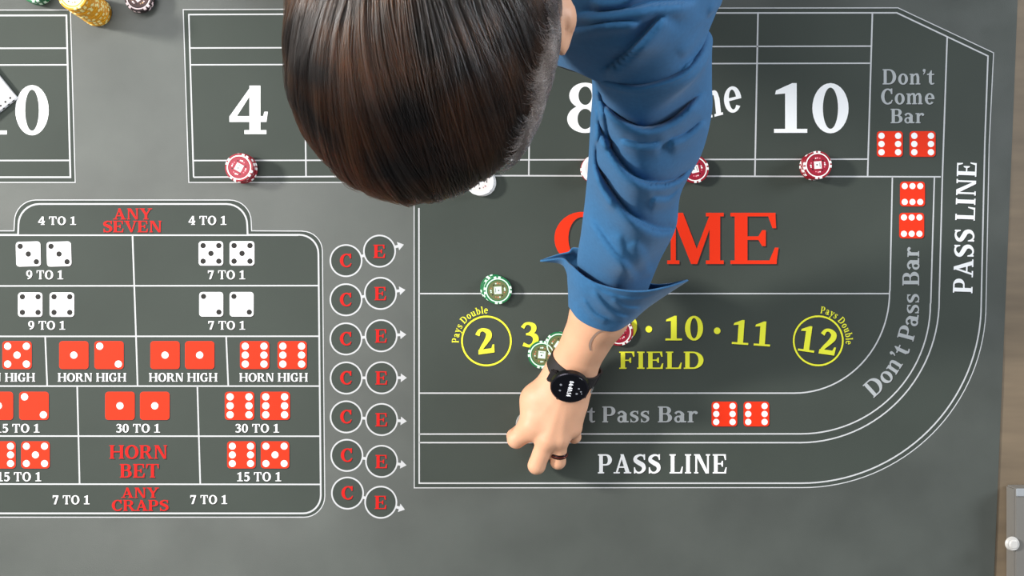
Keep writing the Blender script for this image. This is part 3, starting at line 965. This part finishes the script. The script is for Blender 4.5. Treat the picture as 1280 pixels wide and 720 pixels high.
# torso, limbs
f = Field((-.55, .20, .0), (.36, 1.06, TOP + .62), 0.009)
PEL = Vector((-.03, .80, .95))
CH = Vector((-.045, .47, TOP + .42))
def body(f, g, legs=True):
    f.ell(PEL, (.165 + g, .12 + g, .12 + g), k=.03)
    f.cone(PEL, CH, .125 + g, .125 + g, .05)
    for s in (-1, 1):
        f.cone(PEL + Vector((.06 * s, 0, .05)), CH + Vector((.075 * s, 0, 0)), .10 + g, .11 + g, .05)
    f.cone(CH, LSH + Vector((-.05, .03, 0)), .10 + g, .065 + g, .05)
    f.cone(CH, RSH + Vector((.04, .02, 0)), .10 + g, .065 + g, .05)
    f.cone(CH, Vector((-.05, .38, TOP + .47)), .09 + g, .060 + g, .03)
RE, RW = Vector((-.41, .56, TOP + .25)), Vector((-.37, .57, TOP + .06))
body(f, 0)
f.cone(LSH - Vector((0, 0, .012)), ELB - Vector((0, 0, .012)), .044, .036, .02)
f.cone(RSH, RE, .052, .043, .02)
f.cone(RE, RW, .042, .029, .01)
for s in (-1, 1):
    hp = PEL + Vector((.085 * s, 0, -.03)); kn = Vector((-.03 + .10 * s, .77, .50)); an = Vector((-.03 + .11 * s, .84, .10))
    f.cone(hp, kn, .085, .056, .02); f.cone(kn, an, .054, .036, .02)
    f.cone(an, an + Vector((0, -.14, -.062)), .036, .026, .01)
torso = f.mesh()
# right hand resting on the table beside the mat's top edge
f = Field((-.45, .42, TOP - .01), (-.27, .66, TOP + .12), 0.0026)
pc = Vector((-.365, .525, TOP + .024))
f.cone(RW, pc, .028, .021, .012)
for i, (dx, l, r) in enumerate(((.030, .078, .0090), (.011, .088, .0095), (-.010, .082, .0090), (-.030, .064, .0080))):
    k = pc + Vector((dx, -.025, 0)); m = k + Vector((dx * .35, -l * .5, .006)); t = k + Vector((dx * .6, -l, -.010))
    f.cone(pc + Vector((dx * .4, .02, 0)), k, .017, .012, .01)
    f.cone(k, m, r + .0015, r, .004); f.cone(m, t, r, r * .82, .004)
f.cone(pc + Vector((.02, .02, 0)), pc + Vector((.052, -.006, -.004)), .014, .011, .008)
f.cone(pc + Vector((.052, -.006, -.004)), pc + Vector((.062, -.038, -.008)), .011, .009, .004)
rhand = f.mesh()
V, F = join_meshes([torso, head, hand, rhand])
bodyo = kid(np_obj('body', V, F, M_SKIN, per))
bvh_hand = BVHTree.FromPolygons([tuple(v) for v in hand[0]], [tuple(int(i) for i in q) for q in hand[1]])

# faint mark on the forearm
def on_skin(x, y):
    o = Vector((0, 0, TOP + CAM_H)); d = (W(x, y, 0) - o).normalized()
    r = bvh_hand.ray_cast(o, d)
    return r[0], r[1]
cl = catmull([(738, 438, .9), (737.5, 430, 1.5), (741, 422, 1.3), (748, 415, 1.2), (758, 412, .8)], 24)
V, F = [], []
for i, (x, y, w) in enumerate(cl):
    a, b = cl[max(i - 1, 0)], cl[min(i + 1, 23)]
    tx, ty = b[0] - a[0], b[1] - a[1]
    l = math.hypot(tx, ty)
    for s in (-1, 1):
        p, nn = on_skin(x - ty / l * w * s, y + tx / l * w * s)
        if p is None: p, nn = W(x, y, .12), Vector((0, 0, 1))
        V.append(p + nn * .0006)
for i in range(23): F.append((2 * i, 2 * i + 1, 2 * i + 3, 2 * i + 2))
tag(kid(mesh_obj('tattoo', V, F, mat('tattoo_ink', (158, 132, 118), rough=.6), per, smooth=True)), 'faint grey curved line tattooed on the forearm')

# shirt: torso cloth
f = Field((-.60, .22, .80), (.36, 1.06, TOP + .64), 0.009)
body(f, .014)
f.cone(RSH, RE, .066, .062, .02); f.cone(RE, RE.lerp(RW, .45), .060, .054, .01)
f.cone(LSH + Vector((0, .03, 0)), LSH + Vector((0.0, -.01, -.01)), .062, .060, .03)
V, F = f.mesh()
shirt = kid(np_obj('shirt', V, F, M_SHIRT, per))

# trousers and shoes
f = Field((-.32, .60, .04), (.26, 1.02, 1.06), 0.010)
f.ell(PEL, (.180, .135, .135), k=.03)
for s in (-1, 1):
    hp = PEL + Vector((.085 * s, 0, -.03)); kn = Vector((-.03 + .10 * s, .77, .50)); an = Vector((-.03 + .11 * s, .84, .09))
    f.cone(hp, kn, .098, .076, .02); f.cone(kn, an, .074, .062, .02)
V, F = f.mesh()
kid(np_obj('trousers', V, F, M_TROUSER, per))
for s in (-1, 1):
    f = Field((-.03 + .11 * s - .07, .62, -.01), (-.03 + .11 * s + .07, .92, .16), 0.006)
    an = Vector((-.03 + .11 * s, .84, .05))
    f.cone(an, an + Vector((0, -.14, -.012)), .046, .036, .01); f.cone(an, an + Vector((0, 0, .04)), .044, .045, .01)
    V, F = f.mesh(); V[:, 2] = np.maximum(V[:, 2], 0.001)
    kid(np_obj('shoe', V, F, M_SHOE, per))


# lofted cloth: rings given by their upper and lower edge as plan curves
def resample(pts, n):
    return catmull(pts, n)


def loft(rings, NA, NS, folds=None, wave=0.0, thick=0.0022):
    """ring = (upper curve, lower curve or None, centre height, half height)"""
    half = NA // 2
    R = []
    for up, lo, hc, r in rings:
        U = resample(up, 81); Lw = resample(lo or up, 81)
        row = []
        for i in range(NA):
            a = 2 * math.pi * i / NA
            u = (1 + math.cos(a)) / 2
            C = U if math.sin(a) >= 0 else Lw
            t = u * 80; k = min(79, int(t)); q = C[k] * (1 - (t - k)) + C[k + 1] * (t - k)
            row.append((q[0], q[1], hc + r * math.sin(a)))
        R.append(row)
    V, F = [], []
    for j in range(NA):
        c = catmull([R[i][j] for i in range(len(R))], NS)
        for s in range(NS): V.append(c[s])
    out = []
    for j in range(NA):
        sa = math.sin(2 * math.pi * j / NA)
        for s in range(NS):
            x, y, h = V[j * NS + s]
            if folds and sa > -.2:
                dh = folds(x, y) * min(1, (sa + .2) * 1.6)
                h += dh
            out.append(W(x, y, h))
    for j in range(NA):
        for s in range(NS - 1):
            a = j * NS + s; b = ((j + 1) % NA) * NS + s
            F.append((a, a + 1, b + 1, b))
    return out, F


def seg_sd(x, y, P):
    """signed distance to a polyline (positive on its lower side) and parameter along it"""
    best = (1e9, 0, 0)
    n = len(P) - 1
    for i in range(n):
        ax, ay = P[i]; bx, by = P[i + 1]
        dx, dy = bx - ax, by - ay
        L = dx * dx + dy * dy
        t = max(0, min(1, ((x - ax) * dx + (y - ay) * dy) / L))
        qx, qy = x - ax - dx * t, y - ay - dy * t
        d = math.hypot(qx, qy)
        if d < abs(best[0]):
            sg = 1 if (dx * qy - dy * qx) > 0 else -1
            best = (d * sg, (i + t) / n, d)
    return best[0], best[1]


class Fold:
    def __init__(s, pts, amp, rise=16, drop=5, ends=.12):
        s.P = [(p[0], p[1]) for p in catmull(pts, 22)]
        s.amp, s.rise, s.drop, s.ends = amp * 1.9, rise, drop, ends
        xs, ys = [p[0] for p in s.P], [p[1] for p in s.P]
        s.bb = (min(xs) - 45, max(xs) + 45, min(ys) - 45, max(ys) + 45)
    def __call__(s, x, y):
        if not (s.bb[0] < x < s.bb[1] and s.bb[2] < y < s.bb[3]): return 0
        d, t = seg_sd(x, y, s.P)
        d = -d
        e = min(1, t / s.ends + .05, (1 - t) / s.ends + .05)
        if d <= 0: v = .75 * math.exp(-(d / s.rise) ** 2) + .25 * math.exp(d / (s.rise * 1.6))
        else: v = math.exp(-(d / s.drop) ** 2) - .55 * (1 - math.exp(-(d / s.drop) ** 2)) * math.exp(-(d / (s.drop * 3.2)) ** 2)
        return s.amp * e * v


FOLDS = [
    Fold([(748, 128), (772, 152), (806, 165), (845, 152), (880, 118)], .011, 14, 4),
    Fold([(742, 152), (760, 190), (785, 222), (815, 234), (848, 228), (876, 204)], .012, 16, 4),
    Fold([(739, 205), (757, 236), (782, 270), (815, 290), (838, 292), (848, 286)], .011, 14, 4),
    Fold([(744, 105), (752, 140), (757, 170), (762, 185)], .006, 7, 3),
    Fold([(742, 170), (743, 205), (752, 235), (770, 262)], .006, 6, 3),
    Fold([(740, 118), (746, 150), (746, 180)], .006, 6, 3),
    Fold([(835, 180), (858, 172), (882, 152)], .007, 10, 4),
    Fold([(775, 176), (800, 184), (826, 182)], .005, 9, 4),
    Fold([(812, 250), (835, 250), (852, 236)], .006, 9, 4),
    Fold([(735, 272), (760, 310), (790, 345)], .004, 10, 5),
    Fold([(792, 300), (803, 322), (812, 345)], .0026, 9, 5),
    Fold([(772, 290), (778, 318), (792, 350)], .0022, 9, 5),
]
UF = [
    Fold([(722, 24), (770, 20), (815, 12), (870, 8)], .009, 12, 5),
    Fold([(756, 95), (785, 72), (812, 45), (832, 20)], .009, 14, 4),
    Fold([(884, 22), (868, 48), (850, 70)], .003, 9, 5),
    Fold([(850, 92), (874, 70), (884, 40), (892, 0)], .004, 9, 5),
    Fold([(715, 42), (755, 34), (800, 30)], .006, 8, 4),
    Fold([(740, 5), (778, 2), (800, -16)], .006, 10, 5),
]
lower = [([(752, 84), (772, 94), (802, 100), (845, 86), (868, 64), (879, 36)], None, .376, .054),
         ([(745, 92), (765, 102), (800, 109), (848, 95), (873, 72), (886, 42)], None, .382, .069),
         ([(742, 98), (762, 107), (800, 113), (850, 99), (876, 76), (889, 50)], None, .380, .070),
         ([(742, 104), (764, 114), (802, 121), (852, 108), (877, 86), (888, 66)], None, .372, .066),
         ([(742, 124), (803, 145), (888, 104)], None, .344, .062),
         ([(740, 150), (800, 180), (888, 140)], None, .315, .062),
         ([(737.5, 195), (797, 230), (876, 190)], None, .275, .062),
         ([(734, 240), (790, 275), (850, 240)], None, .235, .058),
         ([(728, 290), (782, 325), (843, 285)], None, .195, .054),
         ([(723, 325), (772, 350), (823, 326)], None, .156, .045),
         ([(727, 354), (766, 380), (806, 368)], None, .122, .038)]
V, F = loft(lower, 144, 170, lambda x, y: sum(g(x, y) for g in FOLDS))
sl = kid(mesh_obj('sleeve', V, F, M_SHIRT, per, smooth=True))
upper = [([(640, -210), (760, -190), (905, -230)], None, .47, .075),
         ([(665, -120), (780, -95), (920, -150)], None, .47, .075),
         ([(680, -50), (790, -20), (912, -80)], None, .46, .072),
         ([(688, 10), (795, 50), (902, -5)], None, .435, .072),
         ([(691, 50), (740, 66), (800, 74), (850, 60), (894, 14)], None, .410, .070),
         ([(692, 79), (722, 89), (755, 104), (800, 120), (848, 108), (872, 84), (880, 48)], None, .376, .052)]
V, F = loft(upper, 144, 110, lambda x, y: sum(g(x, y) for g in UF))
up = kid(mesh_obj('shirt_shoulder', V, F, M_SHIRT, per, smooth=True))
for o in (sl, up):
    md = o.modifiers.new('thickness', 'SOLIDIFY'); md.thickness = .0016; md.offset = -1

# dark hem edging on the collar tip beside the ear
bm = bmesh.new()
hem = [(693, 79.5), (702, 83), (712, 86.5), (719, 88.5)]
for a, b in zip(hem, hem[1:]):
    pa, pb = W(a[0], a[1], .377), W(b[0], b[1], .379)
    d = pb - pa
    bmesh.ops.create_cone(bm, cap_ends=True, segments=8, radius1=.0014, radius2=.0014, depth=d.length * 1.1, matrix=Matrix.Translation((pa + pb) / 2) @ d.to_track_quat('Z', 'Y').to_matrix().to_4x4())
kid(bm_obj('hem_trim', bm, mat('hem_black', (18, 20, 26), rough=.7), per, True))

# turned-up cuff
CF = [Fold([(742, 362), (752, 378), (768, 392), (784, 398)], .0022, 5, 3), Fold([(735, 352), (760, 368), (795, 374), (830, 366)], .0016, 5, 3),
      Fold([(728, 372), (742, 392), (760, 402)], .002, 5, 3), Fold([(765, 372), (780, 384), (800, 386)], .002, 5, 3)]
cuff = [([(711.5, 383), (724, 399), (745, 410), (768, 413.5), (788, 403)], [(711.5, 383), (735, 388), (760, 392), (775, 396), (788, 403)], .104, .0395),
        ([(711, 364), (728, 384), (755, 396), (785, 396), (808, 385)], [(711, 364), (735, 360), (765, 368), (790, 378), (808, 385)], .115, .045),
        ([(711, 345), (730, 364), (758, 377), (792, 379), (834, 367)], [(710, 343), (707, 334), (708, 328), (720, 322), (750, 335), (800, 358), (834, 367)], .133, .055),
        ([(712.5, 330), (734, 348), (764, 360), (800, 364), (832, 359), (860, 350)], [(712.5, 330), (702, 323), (675, 326), (696, 318.5), (710, 315.5), (722, 310), (770, 332), (814, 355), (860, 350)], .150, .061)]
V, F = loft(cuff, 128, 60, lambda x, y: sum(g(x, y) for g in CF))
cf = kid(mesh_obj('cuff', V, F, M_SHIRT, per, smooth=True))
md = cf.modifiers.new('thickness', 'SOLIDIFY'); md.thickness = .0022; md.offset = 0

# ------------------------------------------------------------------ hair
K = 0.000603
prof = [(0, 168), (-8, 168), (-20, 171), (-32, 176), (-44, 190), (-56, 203), (-66.5, 212), (-81, 222), (-95, 229), (-110, 223), (-125, 208), (-142, 192), (-160, 170), (-180, 157), (-200, 160), (-240, 185), (-270, 195), (-300, 188), (-330, 172), (-360, 168)]
HH = 0.112
HO = Vector((W(525, 30, .61).x, W(525, 30, .61).y, TOP + .615))
KD = K * (1.32 - .61) / .66 * .93
def Rr(th):
    d = -(math.degrees(th) % 360)
    d = -((-d) % 360)
    # th measured counter-clockwise from +x; table runs clockwise through the front
    a = (math.degrees(th)) % 360
    b = -(360 - a) if a > 0 else 0
    b = b if b <= 0 else b - 360
    for (a0, r0), (a1, r1) in zip(prof, prof[1:]):
        if a1 <= b <= a0:
            t = (a0 - b) / (a0 - a1)
            t = t * t * (3 - 2 * t) * .5 + t * .5
            return (r0 + (r1 - r0) * t) * KD
    return 168 * KD
RT = [Rr(2 * math.pi * i / 720) for i in range(720)]
RT = [sum(RT[(i + k) % 720] for k in range(-8, 9)) / 17 for i in range(720)]
def dome(qx, qy, lift=0.0):
    """unit disc -> hair surface; beyond the rim the hair hangs"""
    rho = math.hypot(qx, qy); th = math.atan2(qy, qx)
    R = RT[int((th % (2 * math.pi)) / (2 * math.pi) * 720) % 720]
    if rho <= 1.0:
        e = rho * math.pi / 2
        rr, z = math.sin(e), math.cos(e)
    else:
        rr, z = 1.0 - (rho - 1) * .28, -(rho - 1) * 1.15
    s = 1 + lift
    return Vector((HO.x + R * s * rr * math.cos(th), HO.y + R * s * rr * math.sin(th), HO.z + HH * s * z))

V, F = [], []
NR, NT = 26, 96
for i in range(NR + 1):
    for j in range(NT):
        rho = 1.28 * i / NR
        th = 2 * math.pi * j / NT
        V.append(dome(rho * math.cos(th), rho * math.sin(th), -.035))
for i in range(NR):
    for j in range(NT):
        F.append((i * NT + j, i * NT + (j + 1) % NT, (i + 1) * NT + (j + 1) % NT, (i + 1) * NT + j)[::-1])
M_HAIRB = mat('hair_under', (26, 20, 17), rough=.6)
hair = kid(mesh_obj('hair', V, F, M_HAIRB, per, smooth=True))


def hair_mat(name, color, rough, rrough=.3, color2=None):
    m = bpy.data.materials.new(name); m.use_nodes = True
    nt = m.node_tree
    for nd in list(nt.nodes): nt.nodes.remove(nd)
    out = nt.nodes.new('ShaderNodeOutputMaterial')
    h = nt.nodes.new('ShaderNodeBsdfHairPrincipled')
    h.parametrization = 'COLOR'
    h.inputs['Color'].default_value = color
    tc = nt.nodes.new('ShaderNodeTexCoord'); nz = nt.nodes.new('ShaderNodeTexNoise'); rp = nt.nodes.new('ShaderNodeValToRGB')
    nz.inputs['Scale'].default_value = 16
    rp.color_ramp.elements[0].position = .45; rp.color_ramp.elements[1].position = .68
    rp.color_ramp.elements[0].color = color; rp.color_ramp.elements[1].color = color2 or color
    nt.links.new(tc.outputs['Object'], nz.inputs['Vector']); nt.links.new(nz.outputs[0], rp.inputs[0]); nt.links.new(rp.outputs[0], h.inputs['Color'])
    h.inputs['Roughness'].default_value = rough
    h.inputs['Radial Roughness'].default_value = rrough
    for q in ('Random Roughness', 'Random Color'):
        if q in h.inputs: h.inputs[q].default_value = .3
    inf = nt.nodes.new('ShaderNodeHairInfo')
    if 'Random' in h.inputs: nt.links.new(inf.outputs['Random'], h.inputs['Random'])
    nt.links.new(h.outputs[0], out.inputs[0])
    return m


def curves_obj(name, strands, radii, m, parent):
    hc = bpy.data.hair_curves.new(name)
    sizes = [len(s) for s in strands]
    hc.add_curves(sizes)
    P = np.concatenate([np.array(s, np.float32) for s in strands])
    hc.points.foreach_set('position', P.ravel())
    R = np.concatenate([np.array(r, np.float32) for r in radii])
    at = hc.attributes.get('radius') or hc.attributes.new('radius', 'FLOAT', 'POINT')
    at.data.foreach_set('value', R)
    hc.materials.append(m)
    o = bpy.data.objects.new(name, hc)
    col.objects.link(o)
    o.parent = parent
    return o


rg = random.Random(11)
ghash = [rg.uniform(-1, 1) for _ in range(4096)]
strands, radii = [], []
CROWN = (0.02, 0.93)
NCL = 300
for cidx in range(NCL):
    th = rg.uniform(0, 2 * math.pi)
    if rg.random() < .62: th = math.radians(rg.uniform(185, 345))
    clift = rg.uniform(-.015, .035)
    cend = rg.uniform(1.05, 1.24)
    cbend = rg.uniform(-.10, .08)
    width = rg.uniform(.02, .055)
    start = rg.uniform(0, .45) if rg.random() < .5 else 0
    for k in range(46):
        o1, o2 = rg.gauss(0, width), rg.gauss(0, .006)
        t2 = th + o1
        end = cend + rg.uniform(-.08, .03)
        n = 15
        pts = []
        for i in range(n):
            t = start + (1 - start) * i / (n - 1)
            r = end * t
            bx, by = math.cos(t2) * end, math.sin(t2) * end
            x = CROWN[0] + (bx - CROWN[0]) * t; y = CROWN[1] + (by - CROWN[1]) * t
            # comb arc: strands sweep toward the person's left as they fall
            w = math.sin(math.pi * min(1, t)) * (.10 + cbend)
            x -= w * (by - CROWN[1]) * -.6; y += w * (bx - CROWN[0]) * -.6; x += .012 * math.sin(7 * t + cend * 90)
            clump = 1 - .55 * t
            ridge = .020 * math.cos(min(1, abs(o1) / width / 2.0) * math.pi)
            p = dome(x, y, clift * (1 - .45 * t) + ridge * (1 - .5 * t) + o2)
            pts.append(p)
        strands.append(pts)
        radii.append([.00030 * (1 - .6 * i / (n - 1)) for i in range(n)])
M_HAIR = hair_mat('hair_dark_brown', (0.007, 0.0045, 0.0035, 1), .19, .3, (0.045, 0.016, 0.006, 1))
hs = curves_obj('hair_strands', strands, radii, M_HAIR, hair)
tag(hs, kind='stuff')
# short greyer hair over the left temple, ruffled
strands, radii = [], []
for k in range(5200):
    th = math.radians(rg.uniform(-52, 18)); rho = rg.uniform(.74, 1.12)
    rho = max(rho, .80 + .07 * math.sin(th * 17) + .05 * math.sin(th * 41 + 1))
    x, y = rho * math.cos(th), rho * math.sin(th)
    if th < math.radians(-35) and rho > 1.0: continue
    dirx, diry = rg.uniform(-.02, .10), -rg.uniform(.06, .20)
    curl = 1.5 * math.sin(th * 23 + rho * 19) + rg.uniform(-.5, .5)
    pts = []
    for i in range(7):
        t = i / 6
        a = curl * t
        pts.append(dome(x + (dirx * math.cos(a) - diry * math.sin(a)) * t, y + (dirx * math.sin(a) + diry * math.cos(a)) * t, .026 + .012 * math.sin(th * 29 + rho * 31) + .04 * math.sin(t * 2.2) + rg.uniform(0, .004)))
    strands.append(pts); radii.append([.00024 * (1 - .6 * i / 6) for i in range(7)])
M_HAIR2 = hair_mat('hair_grey_brown', (0.03, 0.024, 0.022, 1), .30, .3, (0.15, 0.12, 0.105, 1))
tag(curves_obj('temple_hair', strands, radii, M_HAIR2, hair), 'short greying hair over the temple', kind='stuff')

# ------------------------------------------------------------------ wristwatch
M_BLK = mat('watch_black', (10, 10, 12), rough=.3)
M_STRAP = mat('strap_rubber', (30, 26, 28), rough=.55)
M_GLASS = mat('watch_glass', (5, 5, 12), rough=.12, spec=.3)
WC = W(716, 461, .060)
wu = (W(708, 478, .052) - W(728, 440, .074)).normalized()        # along the arm toward the hand
wn = Vector((-.03, .0, 1.0)); wn = (wn - wu * wn.dot(wu)).normalized()
wv = wn.cross(wu).normalized()
if wv.x < 0: wv = -wv
wat = empty('wristwatch', WC)
tag(wat, 'round black digital watch on the left wrist', 'watch')
B = Matrix((wv, wu, wn)).transposed()
def WL(v, u, n): return (B @ Vector((v, u, n)))
# strap: band following the wrist
V, F = [], []
N = 72
for i in range(N):
    a = 2 * math.pi * i / N
    ev, en = .0335 * math.cos(a), .0312 * math.sin(a)
    bulge = 1.0 + (.16 * math.exp(-((a - 5.9) / .35) ** 2))
    nv = Vector((math.cos(a), 0, math.sin(a)))
    for hw, t in ((-.0105, 0), (-.0105, .0026), (.0105, .0026), (.0105, 0)):
        sk = 1 - .25 * abs(math.sin(a)) * 0
        V.append(WL(ev * bulge + nv.x * t, hw, en * bulge + nv.z * t))
for i in range(N):
    for j in range(4):
        a, b = i * 4 + j, i * 4 + (j + 1) % 4
        c, d = ((i + 1) % N) * 4 + (j + 1) % 4, ((i + 1) % N) * 4 + j
        F.append((a, b, c, d))
mesh_obj('strap', V, F, M_STRAP, wat)
dn = Vector((-.10, -.56, .82)).normalized()
dr = (Vector((1, 0, 0)) - dn * dn.x).normalized()
DB = Matrix((dr, -dn.cross(dr), dn)).transposed()
TL = Matrix((dr, dn.cross(dr), dn)).transposed().to_4x4()
def DL(x, y, n): return DB @ Vector((x, y, n))
fc = W(712, 482.5, .094) - WC
def disc(bm, r1, r2, dep, z, seg=56):
    bmesh.ops.create_cone(bm, cap_ends=True, segments=seg, radius1=r1, radius2=r2, depth=dep, matrix=Matrix.Translation(fc + DL(0, 0, z)) @ TL)
bm = bmesh.new(); disc(bm, .0225, .0262, .004, -.0035); disc(bm, .0262, .0255, .006, .0012)
bm_obj('watch_case', bm, M_BLK, wat)
bm = bmesh.new(); disc(bm, .0255, .0240, .0012, .0047)
bm_obj('bezel', bm, mat('bezel_metal', (60, 58, 66), rough=.2, metal=.9), wat)
bm = bmesh.new(); disc(bm, .0236, .0232, .0008, .0052)
bm_obj('watch_glass', bm, M_GLASS, wat)
for s in (-1, 1):
    bm = bmesh.new()
    box_bm(bm, WL(.0015 + s * .0245, .006, .0330), (.009, .019, .006), .0015, B)
    bm_obj('lug', bm, M_STRAP, wat)
bm = bmesh.new()
bmesh.ops.create_cone(bm, cap_ends=True, segments=16, radius1=.0026, radius2=.0026, depth=.003, matrix=Matrix.Translation(fc + DL(-.0150, .0215, 0)) @ TL @ Matrix.Rotation(math.pi / 2, 4, 'X'))
bm_obj('button', bm, M_BLK, wat)
bm = bmesh.new()
box_bm(bm, WL(.0350, .013, .006), (.004, .008, .011), .0012, B)
tag(bm_obj('buckle', bm, mat('buckle_steel', (206, 206, 204), rough=.25, metal=.9), wat), 'silver buckle')
# lit digits on the dial
M_LCD = bpy.data.materials.new('watch_digits'); M_LCD.use_nodes = True
bs = M_LCD.node_tree.nodes['Principled BSDF']
bs.inputs['Emission Color'].default_value = (.85, .9, 1, 1); bs.inputs['Emission Strength'].default_value = .8
V, F = [], []
s = '04:48:14'
tw = text_width(s, 8); L = .027; hgt = .0056
ang = math.radians(-98)
ca, sa_ = math.cos(ang), math.sin(ang)
pen = 0
def wpt(x, y):
    a = (x / tw - .5) * L; b = (y / 100 - .5) * hgt
    px, py = a * ca - b * sa_, a * sa_ + b * ca       # plan-style axes: x right, y up the frame
    return fc + DL(px + .001, -py, .00580)
for ch in s:
    for g in G[ch][1]:
        if g[0] == 'P':
            b0 = len(V); V += [wpt(pen + x, y) for x, y in g[1]]; F.append(list(range(b0, b0 + len(g[1]))))
        else:
            b0 = len(V)
            for p, q in zip(g[1], g[2]): V += [wpt(pen + p[0], p[1]), wpt(pen + q[0], q[1])]
            for i in range(len(g[1]) - 1): F.append([b0 + 2 * i, b0 + 2 * i + 1, b0 + 2 * i + 3, b0 + 2 * i + 2])
    pen += G[ch][0] + 8
mesh_obj('time_digits', V, F, M_LCD, wat)
bm = bmesh.new()
for x, y, r in ((-.0115, .006, .0017), (-.0125, -.004, .0014), (.0125, .001, .0014), (.010, -.008, .0016), (.0155, -.004, .0012), (.0165, -.0075, .0009)):
    bmesh.ops.create_circle(bm, cap_ends=True, radius=r, segments=12, matrix=Matrix.Translation(fc + DL(x, -y, .0058)) @ TL)
bm_obj('dial_icons', bm, mat('dial_icon_grey', (150, 155, 165), rough=.4), wat)

# ------------------------------------------------------------------ finger ring
ra, rb = KN['ring'], W(697.5, 577, .046)
rc = W(698.3, 567, .0500)
d = (rb - ra).normalized()
rg_o = empty('finger_ring', rc)
tag(rg_o, 'dark banded ring on the ring finger of the left hand', 'ring')
def torus(R, r, w, m, name):
    V, F = [], []
    q = d.to_track_quat('Z', 'Y').to_matrix()
    N, Mn = 48, 10
    for i in range(N):
        a = 2 * math.pi * i / N
        for j in range(Mn):
            b = 2 * math.pi * j / Mn
            V.append(q @ Vector(((R + r * math.cos(b)) * math.cos(a), (R + r * math.cos(b)) * math.sin(a), w * math.sin(b))))
    for i in range(N):
        for j in range(Mn):
            F.append((i * Mn + j, ((i + 1) % N) * Mn + j, ((i + 1) % N) * Mn + (j + 1) % Mn, i * Mn + (j + 1) % Mn))
    return mesh_obj(name, V, F, m, rg_o, smooth=True)
torus(.0112, .0012, .0034, mat('ring_black', (38, 16, 18), rough=.3, metal=.6), 'band')
torus(.0117, .0012, .0008, mat('ring_inlay', (120, 50, 40), rough=.3, metal=.4), 'inlay_stripe')
